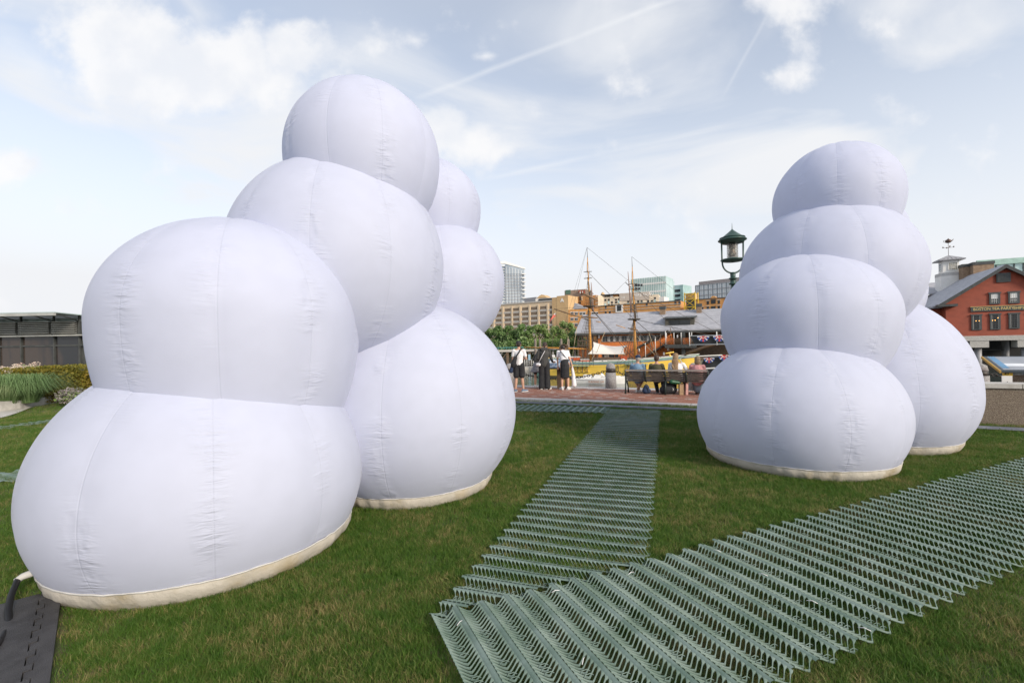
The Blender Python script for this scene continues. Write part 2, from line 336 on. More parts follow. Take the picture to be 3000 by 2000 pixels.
def lobe(par, cx, cy, Rr, zm, au, ad, zb, ph=0.0, ng=NG, base=False):
    z0 = 0.105 if base else zb; na = ng * 14
    zs = [z0 + (zm - z0) * (1 - math.cos(i / 22 * math.pi / 2 )) if False else z0 + (zm - z0) * i / 22 for i in range(22)] + [zm + au * math.sin(i / 44 * math.pi / 2) for i in range(45)]
    vs = []; uvs = []; arc = 0; pr = None; rk = random.Random(int(cx * 100)); off = [rk.uniform(-.06, .06) for _ in range(ng)]
    for z in zs:
        k = ((z - zm) / au) if z > zm else ((z - zm) / ad); r0 = Rr * math.sqrt(max(0, 1 - k * k))
        if pr is not None: arc += math.hypot(r0 - pr[0], z - pr[1])
        pr = (r0, z)
        for i in range(na + 1):
            g = i / na * ng; fr = g % 1.0; a = 2 * math.pi * i / na + ph
            e = min(fr, 1 - fr)
            r = r0 * (1 - 0.013 * (1 - math.sin(math.pi * fr)) ** 1.6 + 0.004 * math.sin(3 * a + z * 2))
            top = max(0.0, (z - zm) / au); zz = z - 0.010 * au * top ** 2 * (1 - math.sin(math.pi * fr)) ** 1.6
            vs.append((cx + r * math.cos(a), cy + r * math.sin(a), zz))
            sd = (fr if fr < 0.5 else fr - 1) * 2 * math.pi * r0 / ng; uvs.append((sd, arc))
    w = na + 1; fs = []; fu = []
    for j in range(len(zs) - 1):
        for i in range(na):
            q = (j * w + i, j * w + i + 1, (j + 1) * w + i + 1, (j + 1) * w + i); fs.append(q)
            fr = ((i + 0.5) / na * ng) % 1.0
            for n_ in q:
                sd, h = uvs[n_]
                if abs(abs(sd) - 0) < 1e-9: pass
                fu.append((n_, fr))
    me = bpy.data.meshes.new('inflated_lobe'); me.from_pydata([(a - wloc(par).x, b - wloc(par).y, c - wloc(par).z) for a, b, c in vs], [], fs)
    uvl = me.uv_layers.new(name='UVMap'); dat = np.zeros((len(fu), 2))
    for q, (n_, fr) in enumerate(fu):
        i = n_ % w; j = n_ // w; g = i / na * ng; z = zs[j]
        k = ((z - zm) / au) if z > zm else ((z - zm) / ad); r0 = Rr * math.sqrt(max(0, 1 - k * k)); seg = 2 * math.pi * r0 / ng
        f2 = g % 1.0
        if f2 == 0 and fr > 0.5: f2 = 1.0
        sd = f2 * seg if fr < 0.5 else (f2 - 1) * seg
        si = int(math.floor(g + (0.5 if fr >= 0 else 0))) % ng
        dat[q] = (sd, uvs[n_][1] if f2 not in (0.5,) else uvs[j * w + i][1])
    uvl.data.foreach_set('uv', dat.ravel()); me.materials.append(m_fab)
    me.polygons.foreach_set('use_smooth', [True] * len(me.polygons)); me.update()
    o = bpy.data.objects.new('inflated_lobe', me); COL.objects.link(o); o.parent = par
    if base:
        mb = MB(); n = 180; rb = Rr * math.sqrt(1 - ((zm - 0.1) / ad) ** 2); rings = []
        rk2 = random.Random(int(cy * 100)); p1, p2, p3 = (rk2.uniform(0, 6) for _ in range(3))
        def wav(a): return 0.0045 * math.sin(31 * a + p1 + 5 * math.sin(3 * a)) + 0.003 * math.sin(53 * a + p2 + 3 * math.sin(5 * a)) + 0.007 * math.sin(12 * a + p3 + 2 * math.sin(2 * a))
        for zz, k, of in ((0.112, 0.4, .004), (0.088, 0.9, .008), (0.05, 1.2, .0), (0.01, 1.0, -.02), (-0.03, 0.5, -.06)):
            for i in range(n):
                a = 2 * math.pi * i / n; r = rb + of + wav(a) * k
                rings.append((cx + r * math.cos(a), cy + r * math.sin(a), zz + (0.35 * wav(a + .05) if zz > .08 else 0)))
        fs = [(j * n + i, j * n + (i + 1) % n, (j + 1) * n + (i + 1) % n, (j + 1) * n + i) for j in range(4) for i in range(n)]
        mb.raw(rings, fs, m_skirt, True); mb.build('base_skirt', par)
        mb = MB(); loop = [(cx + (rb + .010 + .4 * wav(a)) * math.cos(a), cy + (rb + .010 + .4 * wav(a)) * math.sin(a), 0.112 + .35 * wav(a + .05)) for a in [2 * math.pi * i / n for i in range(n + 1)]]
        mb.tube(loop, 0.006, m_rope, 6, False); mb.build('piping', par)
LL = [(-2.538, 3.876, 1.182, .52, 1.10, .98, 0, .25, 1), (-2.41, 4.02, 1.016, 1.851, .882, 1.5, 1.0, .1, 0), (-1.833, 4.9, 1.101, 2.486, 1.131, 1.1, 1.42, .45, 0),
      (-1.559, 4.92, .801, 3.606, .824, .9, 3.0, .2, 0), (-1.203, 5.407, 1.23, .859, 1.272, 1.15, 0, .3, 1), (-1.081, 6.4, 1.0, 2.504, .857, 1.0, 1.6, .6, 0), (-1.211, 6.4, .8, 3.54, .693, .9, 3.0, .3, 0)]
RR = [(3.854, 6.236, 1.249, .586, 1.05, 1.05, 0, .2, 1), (4.205, 6.53, 1.102, 1.926, .905, 1.2, 1.2, .5, 0), (4.846, 7.0, 1.197, 2.60, 1.10, 1.1, 1.8, .1, 0), (5.016, 7.0, .85, 3.743, .837, .9, 3.15, .35, 0),
      (5.72, 7.30, 1.3, .75, 1.546, 1.15, 0, .7, 1), (6.196, 8.3, 1.05, 2.45, 1.05, 1.0, 1.6, .4, 0), (6.158, 8.2, .8, 3.5, .66, .8, 3.0, .1, 0)]
sc1 = thing('inflatable_cloud', 'taller white inflatable cloud sculpture of stacked balls on the left of the lawn', 'inflatable sculpture', (-1.9, 4.9, 0), 'white inflatable cloud sculptures')
for l in LL: lobe(sc1, *l[:7], ph=l[7], base=bool(l[8]))
sc2 = thing('inflatable_cloud', 'white inflatable cloud sculpture on the right, past the branching mats, nearer the brick museum', 'inflatable sculpture', (4.8, 7.0, 0), 'white inflatable cloud sculptures')
for l in RR: lobe(sc2, *l[:7], ph=l[7], base=bool(l[8]))
# blower hose and rubber ramp tiles
m_rub = mat('grey_rubber', (0.030, 0.028, 0.029), (0.052, 0.050, 0.052), 9, 0.5, 0.5, 240, spec=.4)
m_blk = mat('black_hose', (0.010, 0.010, 0.011), None, 8, 0.5, spec=.3)
hs = thing('blower_hose', 'black air hose curving out of the near base of the left sculpture', 'hose', G(25, 1850))
mb = MB(); a = P(66, 1688, 2.98); mb.tube([a + Vector((.10, .06, .03)), a, a + Vector((-.02, -.02, -.02))], [0.026, 0.021, 0.021], m_rope, 10); mb.build('fabric_sleeve', hs)
mb = MB(); mb.tube([a + Vector((-.02, -.01, -.01)), P(48, 1708, 2.94), P(32, 1745, 2.84), P(24, 1785, 2.74), P(27, 1835, 2.66), G(-10, 1890, .04), G(-90, 1960, .04)], 0.018, m_blk, 10); mb.build('tube', hs)
rt = thing('rubber_matting', 'dark grey interlocking rubber floor tiles at the foot of the left sculpture', 'rubber mat', (-3.1, 2.95, 0))
O = Vector((-3.11, 2.975, 0)); A = Vector((.677, -.736, 0)); B = Vector((.736, .677, 0))
def tile(poly, z, m=m_rub): mb = MB(); mb.prism([O + A * x + B * y + Vector((0, 0, 0.012)) for x, y in poly], (0, 0, z), m); return mb
def tileq(rects, h):
    mb = MB(); tf = lambda q: O + A * q.x + B * q.y + Vector((0, 0, q.z))
    for x0, x1, y0, y1 in rects: mb.box(x0, x1, y0, y1, 0.010, 0.010 + h, m_rub, tf)
    return mb
tileq([(0, 1.95, -.28, -.003)] + [(k * .15 + .035, k * .15 + .095, -.0029, .029) for k in range(13)], .026).build('rubber_tile', rt)
tileq([(-.03, 1.95, .033, .10)] + [(k * .15 + .102, k * .15 + .178, .003, .0329) for k in range(-1, 12)], .024).build('rubber_tile', rt)
tileq([(.5, 1.95, -.80, -.316)] + [(k * .15 + .035, k * .15 + .095, -.3159, -.285) for k in range(4, 13)], .024).build('rubber_tile', rt)
# ------------------------------------------------------------------ grass protection mats
m_mat = mat('grey_green_plastic', (0.165, 0.225, 0.200), (0.10, 0.155, 0.125), 5, 0.55, 0.1, 60, spec=.35)
def lawn_mat(label, o, a, W_, L_, keep=lambda p: True, z=0.0, flip=1, group='plastic grass protection mats', drop=0.0, sw=1.0):
    o = Vector((*o, 0)); a = Vector((*a, 0)).normalized(); b = Vector((a.y, -a.x, 0)) * flip
    root = thing('grass_mat', label, 'ground mat', o + b * (W_ / 2), group)
    Pp, q = 0.165, 0.030; lat = MB(); nper = int(L_ / Pp); nt_ = int(W_ / q); cnt = 0
    def h(s): k = math.cos(2 * math.pi * s / Pp); return 0.015 + 0.012 * k
    def wv(p): return 0.006 * math.sin(p.x * 2.1 + p.y) + 0.005 * math.sin(p.y * 3.3 - p.x)
    for i in range(nper):
        s0 = i * Pp
        edge = random.uniform(-.012, .012)
        run = []
        for j in range(nt_ + 1):
            t = j * q + edge; p = o + a * s0 + b * t; run.append((t, keep(p)))
        k = 0
        while k < len(run):
            if not run[k][1]: k += 1; continue
            e = k
            while e + 1 < len(run) and run[e + 1][1]: e += 1
            if e > k and i > 0:
                mb = MB(); steps = max(1, (e - k) // 4); vs = []
                for x in range(steps + 1):
                    t = run[k][0] + (run[e][0] - run[k][0]) * x / steps
                    for ds, dz in ((-.020 * sw, -.004), (-.010 * sw, .001), (.010 * sw, .001), (.020 * sw, -.004)):
                        p = o + a * (s0 + ds) + b * t; vs.append(p + Vector((0, 0, z + 0.026 + dz + wv(p))))
                fs = [(x * 4 + y, x * 4 + y + 1, x * 4 + y + 5, x * 4 + y + 4) for x in range(steps) for y in range(3)]
                if flip > 0: fs = [f[::-1] for f in fs]
                mb.raw(vs, fs, m_mat, True); mb.build('rib_strip', root)
            k = e + 1
        for j in range(nt_):
            t = (j + .5) * q + edge
            if not keep(o + a * (s0 + Pp / 2) + b * t): continue
            if drop and random.random() < drop: continue
            for sg in (1, -1):
                base = s0 if sg > 0 else s0 + Pp
                vs = []
                for x in range(5):
                    f = x / 4; s = base + sg * (0.017 + (Pp / 2 - 0.017) * f); off = 0.042 * f
                    w = (0.0125, 0.0036, 0.0025, 0.0026, 0.004)[x]
                    p = o + a * s + b * (t + off); zz = z + h(s) + wv(p) + 0.004
                    vs += [p - b * w + Vector((0, 0, zz)), p + b * w + Vector((0, 0, zz)), p + b * w + Vector((0, 0, zz - .010))]
                fs = []
                for x in range(4): k2 = x * 3; fs += [(k2, k2 + 1, k2 + 4, k2 + 3), (k2 + 1, k2 + 2, k2 + 5, k2 + 4)]
                lat.raw(vs, fs, m_mat, True)
            # the oval loop standing in the trough
            if random.random() < .7: continue
            c = o + a * (s0 + Pp / 2) + b * (t + .040); vs = []
            for x in range(7):
                th = math.pi * 2 * x / 6; p = c + a * (0.026 * math.cos(th)) + b * (0.010 * math.sin(th)); p.z = z + 0.006 + wv(p) + 0.007 * abs(math.sin(th))
                vs += [p, p + a * (0.0028 * math.cos(th)) + b * (0.0028 * math.sin(th)) + Vector((0, 0, .002))]
            lat.raw(vs, [(x * 2, x * 2 + 1, x * 2 + 3, x * 2 + 2) for x in range(6)], m_mat, True)
    lat.build('mesh_lattice', root, 'stuff')
    return root
WO, WA = Vector((-.52, 2.66, 0)), Vector((.91, .415, 0)).normalized(); WB = Vector((WA.y, -WA.x, 0))
NO, NA = Vector((-.52, 2.66, 0)), Vector((.3215, .947, 0)).normalized(); NB = Vector((NA.y, -NA.x, 0))
def in_wide(p, e=0.0): q = p - WO; return -e < q.dot(WA) < 9.4 + e and -e < q.dot(WB) < 1.21 + e
def in_narrow(p, e=0.0): q = p - NO; return -e < q.dot(NA) < 8.95 + e and -e < q.dot(NB) < 1.19 + e
CO, CA = Vector((2.45, 11.35, 0)), Vector((-.947, .321, 0)).normalized(); CB = Vector((CA.y, -CA.x, 0)) * -1
def in_cross(p, e=0.0): q = p - CO; return -e < q.dot(CA) < 8 + e and -e < q.dot(CB) < 1.0 + e
keep_wide = lambda p: not (math.sin(p.x * 5.1) * math.sin(p.y * 4.3) > .97)
lawn_mat('broad grey-green plastic grating mat crossing the lawn to the right frame edge', WO.xy, WA.xy, 1.21, 9.4, z=0.008, sw=.9)
lawn_mat('grey-green plastic grating mat running between the two inflatables towards the promenade', NO.xy, NA.xy, 1.19, 8.95, sw=.62, keep=lambda p: not in_wide(p, -.02))
lawn_mat('far grating mat lying crosswise at the promenade end of the lawn', CO.xy, CA.xy, 1.0, 8.0, flip=-1, z=.004, keep=lambda p: not in_narrow(p, -.03))
lawn_mat('sunken grating mat showing through turf near the planter path', (-11.6, 9.3), (.25, .97), 0.5, 3.2, drop=.45, z=-.006)
lawn_mat('short end of grating mat half hidden behind the left sculpture', (-7.3, 5.2), (.42, .91), 0.62, 3.2, z=-.004)
# white cable ties on the mats
m_tie = mat('white_plastic', (0.8, 0.8, 0.8), None, 5, 0.4)
for (u, v, d, where) in [(1348, 1823, (.5, .85), 'near corner of the branching mats'), (1628, 1731, (.9, .4), 'middle of the mat junction'), (1849, 1678, (.8, .6), 'right end of the mat junction'), (1709, 1934, (.35, .95), 'open field of the broad mat'),
                      (2101, 1613, (.8, -.6), 'upper edge of the broad mat beside its first dark rib'), (2236, 1683, (.8, -.6), 'broad mat a step below its upper edge'), (2379, 1762, (.8, -.6), 'middle of the broad mat'), (2533, 1842, (.8, -.6), 'broad mat near its lower edge')]:
    p = G(u, v, .04); d = Vector((*d, 0)).normalized() * .8; mb = MB(); s = Vector((-d.y, d.x, 0)) * .003
    mb.tube([p - d * .035, p + Vector((0, 0, .008)), p + d * .035], .0020, m_tie, 6); tie = mb.build('cable_tie')
    tag(tie, 'thin white cable tie, ' + where, 'cable tie', 'cable ties joining the mats')
# cable along the far side of the lawn
m_cab = mat('grey_cable_cover', (0.10, 0.11, 0.14), (0.17, 0.18, 0.21), 3, 0.5, 0.2, 60)
cc = thing('cable_cover', 'long dark grey cable cover lying on the grass along the promenade', 'cable cover', (2, 11.7, 0))
pt = [Vector(p) for p in [(-14, 18.6, 0), (-8, 16.1, 0), (-4, 14.5, 0), (-1.5, 13.4, 0), (0, 12.72, 0), (2, 11.8, 0), (4.3, 10.66, 0), (6.5, 9.3, 0), (8.15, 8.02, 0), (10, 7.0, 0), (14, 5.3, 0)]]
for i in range(len(pt) - 1):
    n = max(1, int((pt[i + 1] - pt[i]).length / 1.0))
    for k in range(n):
        a = pt[i].lerp(pt[i + 1], k / n); b = pt[i].lerp(pt[i + 1], (k + 1) / n); d = (b - a).normalized(); b = b - d * .012; w = Vector((-d.y, d.x, 0))
        sec = [(-.07, .01), (-.04, .048), (.04, .048), (.07, .01)]; mb = MB()
        mb.raw([q + w * x + Vector((0, 0, z)) for q in (a, b) for x, z in sec], [(0, 1, 5, 4), (1, 2, 6, 5), (2, 3, 7, 6), (0, 3, 2, 1), (4, 5, 6, 7), (3, 0, 4, 7)], m_cab); mb.build('cover_section', cc)
# ------------------------------------------------------------------ grass blades
def grass_mat():
    m = bpy.data.materials.new('grass_blades'); m.use_nodes = True; t = m.node_tree; b = t.nodes['Principled BSDF']
    g = N(t, 'ShaderNodeNewGeometry'); at = N(t, 'ShaderNodeAttribute', attribute_name='tint', attribute_type='GEOMETRY')
    n1 = N(t, 'ShaderNodeTexNoise', ins={'Vector': g.outputs['Position'], 'Scale': 1.3, 'Detail': 5.0, 'Roughness': 0.65})
    n2 = N(t, 'ShaderNodeTexNoise', ins={'Vector': g.outputs['Position'], 'Scale': 9.0, 'Detail': 3.0})
    s = M_(t, 'ADD', M_(t, 'MULTIPLY', n1.outputs[0], 0.75), M_(t, 'ADD', M_(t, 'MULTIPLY', n2.outputs[0], 0.4), M_(t, 'MULTIPLY', at.outputs['Fac'], 0.30)))
    gr = mixc(t, n2.outputs[0], (0.045, 0.118, 0.015), (0.115, 0.20, 0.030))
    col = mixc(t, sstep(t, s, 0.72, 0.98), gr, (0.33, 0.265, 0.115))
    t.links.new(col, b.inputs['Base Color']); b.inputs['Roughness'].default_value = 0.55; b.inputs['Specular IOR Level'].default_value = 0.25
    tr = N(t, 'ShaderNodeBsdfTranslucent', ins={0: col}); mx = N(t, 'ShaderNodeMixShader', ins={0: 0.3, 1: b.outputs[0], 2: tr.outputs[0]})
    t.links.new(mx.outputs[0], t.nodes['Material Output'].inputs[0]); return m
m_grass = grass_mat()
gcol = bpy.data.collections.new('grass_clumps')
for v in range(6):
    vs = []; fs = []; tint = []
    for k in range(24):
        x, y = rng.normal(0, .031, 2); a = rng.uniform(0, 6.28); hgt = rng.uniform(.024, .048); w = rng.uniform(.0010, .0018); ln = rng.uniform(.2, 1.1) * hgt
        la = rng.uniform(0, 6.28); dx, dy = math.cos(la), math.sin(la); wx, wy = math.cos(a) * w, math.sin(a) * w; tt = rng.uniform(0, 1)
        o = len(vs)
        for f, ww in ((0, 1), (.5, .8), (1, 0)):
            bx, by, bz = x + dx * ln * f * f, y + dy * ln * f * f, hgt * (f if f < 1 else .96)
            if ww: vs += [(bx - wx * ww, by - wy * ww, bz), (bx + wx * ww, by + wy * ww, bz)]; tint += [tt, tt]
            else: vs.append((bx, by, bz)); tint.append(tt)
        fs += [(o, o + 1, o + 3, o + 2), (o + 2, o + 3, o + 4)]
    me = bpy.data.meshes.new('clump'); me.from_pydata(vs, [], fs); at = me.attributes.new('tint', 'FLOAT', 'POINT'); at.data.foreach_set('value', tint); me.materials.append(m_grass)
    gcol.objects.link(bpy.data.objects.new('clump', me))
BASES = [(l[0], l[1], l[2] * math.sqrt(1 - (l[3] / l[5]) ** 2)) for l in LL + RR if l[8]]
pts = []; scl = []
edge_ = [G(-420, 1300), G(0, 1225), G(24, 1219), G(60, 1207), G(100, 1190), G(170, 1177), G(232, 1167), G(300, 1159)]
EY = [e.y for e in edge_]; EX = [e.x for e in edge_]
def scatter(n, y0, y1, s0, s1):
    y = rng.uniform(y0, y1, n); x = rng.uniform(-1.22, 1.22, n) * y + rng.uniform(-1, 1, n) * 1.5
    for i in range(n):
        p = Vector((x[i], y[i], 0)); s = rng.uniform(s0, s1)
        if p.dot(N_) > 12.33: continue
        if p.x < -9 and p.x < np.interp(p.y, EY, EX): continue
        if any((p.x - a) ** 2 + (p.y - b) ** 2 < (c - .02) ** 2 for a, b, c in BASES): continue
        if p.dot(N_) > 11.3 and p.dot(E_) > 2.6: continue
        if in_wide(p, -.02) or in_narrow(p, -.02) or in_cross(p, -.02):
            f = math.sin(p.x * 1.7 + 1) * math.sin(p.y * 2.3) * .5 + .5
            if in_wide(p, -.02): f = min(1, f * .6 + max(0, (p - WO).dot(WA) - 1.8) * .16)
            if rng.random() > .55 + .6 * f ** 2: continue
            s *= .78 + .30 * f
            k = (p - WO).dot(WA) if in_wide(p) else (p - NO).dot(NA)
            if abs((k / .165 + .5) % 1 - .5) < .15: s *= .6
        q = p - O
        if -.02 < q.dot(A) < 1.9 and -.8 < q.dot(B) < .15: continue
        pts.append((p.x, p.y, -.028 + (.0 if s > .6 else .004))); scl.append(s)
scatter(26000, 1.5, 4.2, .85, 1.25); scatter(31000, 4.2, 7.5, .9, 1.35); scatter(30000, 7.5, 12.5, 1.1, 1.7); scatter(15000, 12.5, 24, 1.3, 1.9)
me = bpy.data.meshes.new('grass'); me.from_pydata(pts, [], []); a_ = me.attributes.new('sc', 'FLOAT', 'POINT'); a_.data.foreach_set('value', scl)
me.materials.append(m_grass)
gro = bpy.data.objects.new('grass', me); COL.objects.link(gro); gro['kind'] = 'stuff'; tag(gro, 'short mown green grass with dry straw patches covering the lawn', 'grass')
ng = bpy.data.node_groups.new('scatter', 'GeometryNodeTree'); ng.interface.new_socket('Geometry', in_out='INPUT', socket_type='NodeSocketGeometry'); ng.interface.new_socket('Geometry', in_out='OUTPUT', socket_type='NodeSocketGeometry')
gi = N(ng, 'NodeGroupInput'); go = N(ng, 'NodeGroupOutput'); ci = N(ng, 'GeometryNodeCollectionInfo'); ci.inputs['Collection'].default_value = gcol; ci.inputs['Separate Children'].default_value = True
rv = N(ng, 'FunctionNodeRandomValue', data_type='FLOAT_VECTOR'); rv.inputs[0].default_value = (-.25, -.25, 0); rv.inputs[1].default_value = (.25, .25, 6.283)
na_ = N(ng, 'GeometryNodeInputNamedAttribute', data_type='FLOAT'); na_.inputs['Name'].default_value = 'sc'
ip = N(ng, 'GeometryNodeInstanceOnPoints'); ip.inputs['Pick Instance'].default_value = True
ng.links.new(gi.outputs[0], ip.inputs['Points']); ng.links.new(ci.outputs[0], ip.inputs['Instance']); ng.links.new(rv.outputs[0], ip.inputs['Rotation'])
ng.links.new(na_.outputs[0], ip.inputs['Scale']); ng.links.new(ip.outputs[0], go.inputs[0])
md = gro.modifiers.new('scatter', 'NODES'); md.node_group = ng
# ------------------------------------------------------------------ buildings
m_shade = mat('office_stone', (0.46, 0.44, 0.41), (0.38, 0.36, 0.33), 0.3, 0.8)
m_glass = mat('dark_glass', (0.022, 0.025, 0.028), (0.04, 0.045, 0.05), 0.5, 0.12, spec=.3)
m_gl_blue = mat('blue_glass', (0.26, 0.32, 0.38), (0.46, 0.52, 0.57), 0.05, 0.08, spec=1.0, metal=0.25)
m_gl_green = mat('green_glass', (0.30, 0.46, 0.44), (0.50, 0.66, 0.64), 0.06, 0.12, spec=1.0, metal=0.2)
m_white = mat('white_paint', (0.80, 0.79, 0.77), (0.74, 0.73, 0.70), 2, 0.5)
m_grey = mat('grey_metal', (0.33, 0.33, 0.35), (0.28, 0.28, 0.30), 2, 0.5)
m_dgrey = mat('dark_grey_trim', (0.045, 0.05, 0.05), (0.07, 0.075, 0.075), 3, 0.5)
m_tan = mat('tan_brick', (0.60, 0.42, 0.22), (0.53, 0.36, 0.19), 0.3, 0.85)  # far walls: sunlight is put into these bright warm base colours
m_beige = mat('beige_concrete', (0.70, 0.56, 0.40), (0.63, 0.50, 0.35), 0.3, 0.85)
m_cream = mat('cream_panels', (0.70, 0.60, 0.46), (0.53, 0.47, 0.37), 0.3, 0.8)
m_orange = mat('sunlit_brick', (0.62, 0.32, 0.11), (0.54, 0.26, 0.09), 0.4, 0.85, 0.3, 8)
m_slate = mat('slate_roof', (0.42, 0.425, 0.46), (0.33, 0.335, 0.37), 1.1, 0.75, 0.6, 5, stretch=(1, 1, 4))
m_yel = mat('yellow_steel', (0.85, 0.55, 0.03), None, 2, 0.5)
m_red = mat('red_clapboard', (0.42, 0.085, 0.028), (0.35, 0.065, 0.022), 1.2, 0.7)
m_red_lit = mat('sunlit_red_clapboard', (0.66, 0.16, 0.025), (0.55, 0.12, 0.02), 1.0, 0.7)
def clap(name, c, pitch=0.16):
    m = mat(name, c, tuple(x * .84 for x in c), 1.3, 0.65); t = m.node_tree; b = t.nodes['Principled BSDF']
    g = N(t, 'ShaderNodeNewGeometry'); s = N(t, 'ShaderNodeSeparateXYZ', ins={0: g.outputs['Position']})
    f = M_(t, 'FRACT', M_(t, 'DIVIDE', s.outputs[2], pitch)); bp = N(t, 'ShaderNodeBump', ins={'Strength': 1.0, 'Distance': 0.06, 'Height': M_(t, 'SUBTRACT', 1.0, f)})
    t.links.new(bp.outputs[0], b.inputs['Normal'])
    src = b.inputs['Base Color'].links[0].from_socket
    t.links.new(mixc(t, M_(t, 'GREATER_THAN', f, 0.86), src, tuple(x * .5 for x in c)), b.inputs['Base Color']); return m
m_red = clap('red_lapped_boards', (0.30, 0.058, 0.026)); m_red_lit = clap('sunlit_red_boards', (0.74, 0.22, 0.05), .2)  # same red boards twice; the orange copy has warm sunlight put into its colour
m_chim = mat('chimney_brick', (0.30, 0.21, 0.14), (0.22, 0.15, 0.10), 3, 0.85, 0.3, 20)
m_wood = mat('brown_timber', (0.16, 0.11, 0.07), (0.11, 0.075, 0.05), 3, 0.7)
def bld(name, lab, cat, fac, uL, uR, vtop, depth, m, zb=-0.8, vtop_u=None, group=None):
    tt = fac.at(vtop_u or (uL + uR) / 2, vtop)[1]; a = fac.at(uL, vtop)[0]; c = fac.at(uR, vtop)[0]
    root = thing(name, lab, cat, fac.w((a + c) / 2, zb), group); mb = MB(); fac.box(mb, a, c, zb, tt, -depth, 0, m); mb.build('wall', root); return root, a, c, tt
def wmesh(w, h, nx, ny, mf, mg, fr=0.12, bar=0.05, out=0.08, name='window'):
    mb = MB(); mb.box(fr, w - fr, -0.03, 0.0, fr, h - fr, mg)
    mb.box(0, w, -out, 0, h - fr, h, mf); mb.box(0, w, -out, 0, 0, fr, mf); mb.box(0, fr, -out, 0, fr, h - fr, mf); mb.box(w - fr, w, -out, 0, fr, h - fr, mf)
    for i in range(1, nx): x = fr + (w - 2 * fr) * i / nx; mb.box(x - bar / 2, x + bar / 2, -out * .8, -.031, fr, h - fr, mf)
    for j in range(1, ny): z = fr + (h - 2 * fr) * j / ny; mb.box(fr, w - fr, -out * .7, -.031, z - bar / 2, z + bar / 2, mf)
    return mb.mesh(name)
# --- glass residential tower
fT = Fac(1480, 446, 1536, 446); tw, a, c, zt = bld('glass_tower', 'tall curved blue glass tower with stacked balconies rising beside the left sculpture', 'tower', fT, 1480, 1536, 793, 26, m_gl_blue)
mb = MB(); zl = fT.at(1480, 773)[1]
L = fT.at(1452, 770)[0]
ztop = fT.at(1480, 776)[1]
for k in range(30):
    z0 = -0.8 + k * (ztop / 30); f = k / 29; ex = a - (a - L) * max(0, (f - .1) / .9) ** 1.6
    fT.box(mb, ex + .6, a - .1, z0, z0 + ztop / 30 - .5, -18, -1.0, m_gl_blue); fT.box(mb, ex, a - .02, z0 + ztop / 30 - .5, z0 + ztop / 30, -20, 0.0, m_white)
mb.build('flared_wing', tw)
mb = MB(); h2 = fT.at(1480, 776)[1]; mb.prism([fT.w(a, zt - 3, 0.3), fT.w(c, zt - 3, .3), fT.w(c, zt + .8, .3), fT.w(a, h2 + 1, .3)], -fT.n * 26, m_gl_blue); mb.build('crown_screen', tw)
mb = MB(); mb.prism([fT.w(L - 1, h2 + 1.0, 1), fT.w(a, h2 + .9, 1), fT.w(c + 1, zt + 1.2, 1), fT.w(c + 1, zt + 2.6, 1), fT.w(a, h2 + 3.4, 1), fT.w(L - 1, h2 + 2.4, 1)], -fT.n * 3, m_white); mb.build('roof_edge', tw)
nfl = 24
for k in range(nfl): mb = MB(); z = 2 + k * (zt - 4) / nfl; fT.box(mb, a, c, z, z + .45, 0, .25, m_grey); mb.build('floor_band', tw)
for k in range(13): mb = MB(); t = a + (c - a) * k / 13; fT.box(mb, t, t + .28, 0, zt - 1 + (h2 - zt) * (1 - k / 13), .26, .5, m_white if k % 2 else m_grey); mb.build('mullion', tw)
bm_ = MB().box(0, 3.4, -1.6, 0, 0, .9, m_white).mesh('balcony')
for k in range(14): link('balcony', bm_, tw, fT.w(c - 2.2, 20 + k * (zt - 24) / 13, .5), (0, 0, fT.rz))
# --- beige parking style offices
fB = Fac(1470, 325, 1631, 300); bb, a, c, zt = bld('office_block', 'long beige office block with rows of dark strip windows behind the trees', 'office building', fB, 1395, 1631, 890, 30, m_beige)
mb = MB(); fB.box(mb, a, c, zt - .1, zt + .7, .01, .5, m_conc); mb.build('parapet', bb)
m_gl_brown = mat('brown_glass', (0.075, 0.05, 0.04), (0.035, 0.025, 0.022), 0.6, 0.2, spec=.3)
rows = [899.5, 914.5, 929, 943.6, 957.5, 971]
wms = wmesh(4.9, 2.15, 6, 1, m_beige, m_gl_brown, .1, .14)
for u in (1407, 1434, 1461, 1488, 1512, 1539, 1565, 1592, 1620.5):
    for j, v in enumerate(rows):
        t, z = fB.at(u, v + (1620 - u) * .062); link('window', wms, bb, fB.w(t - 2.45, z - 1.07, .02), (0, 0, fB.rz))
    mb = MB(); t, z = fB.at(u + 13.0, 900); fB.box(mb, t - .55, t + .55, -.8, zt - 1.6, .0, .45, m_tan if False else m_beige); mb.build('pier', bb)
for v in rows: mb = MB(); t, z = fB.at(1620.5, v + 7.4); fB.box(mb, a, c - .5, z - .55, z + .55, 0.002, .2, m_conc); mb.build('spandrel', bb)
fW = Fac(1565, 335, 1631, 325); w_, a, c, zt = bld('rooftop_structure', 'white rooftop structure standing on the beige office block', 'building', fW, 1569, 1631, 873, 12, m_white, zb=fW.at(1600, 890)[1] - 4)
mb = MB(); fW.pbox(mb, 1578, 876, 1619, 883, 0, .3, m_glass); mb.build('window', w_)
mb = MB(); t0, z0 = fW.at(1571, 873); t1 = fW.at(1600, 873)[0]; mb.prism([fW.w(t0, z0, -1), fW.w(t1, z0, -1), fW.w(t1 - 2, z0 + 1.6, -1), fW.w((t0 + t1) / 2, z0 + 2.4, -1), fW.w(t0 + 2, z0 + 1.6, -1)], -fW.n * 8, m_tan); mb.build('roof', w_)
fG = Fac(1536, 380, 1575, 370); bld('grey_block', 'plain blue-grey block just right of the glass tower', 'building', fG, 1536, 1571, 871, 20, m_grey, vtop_u=1560)
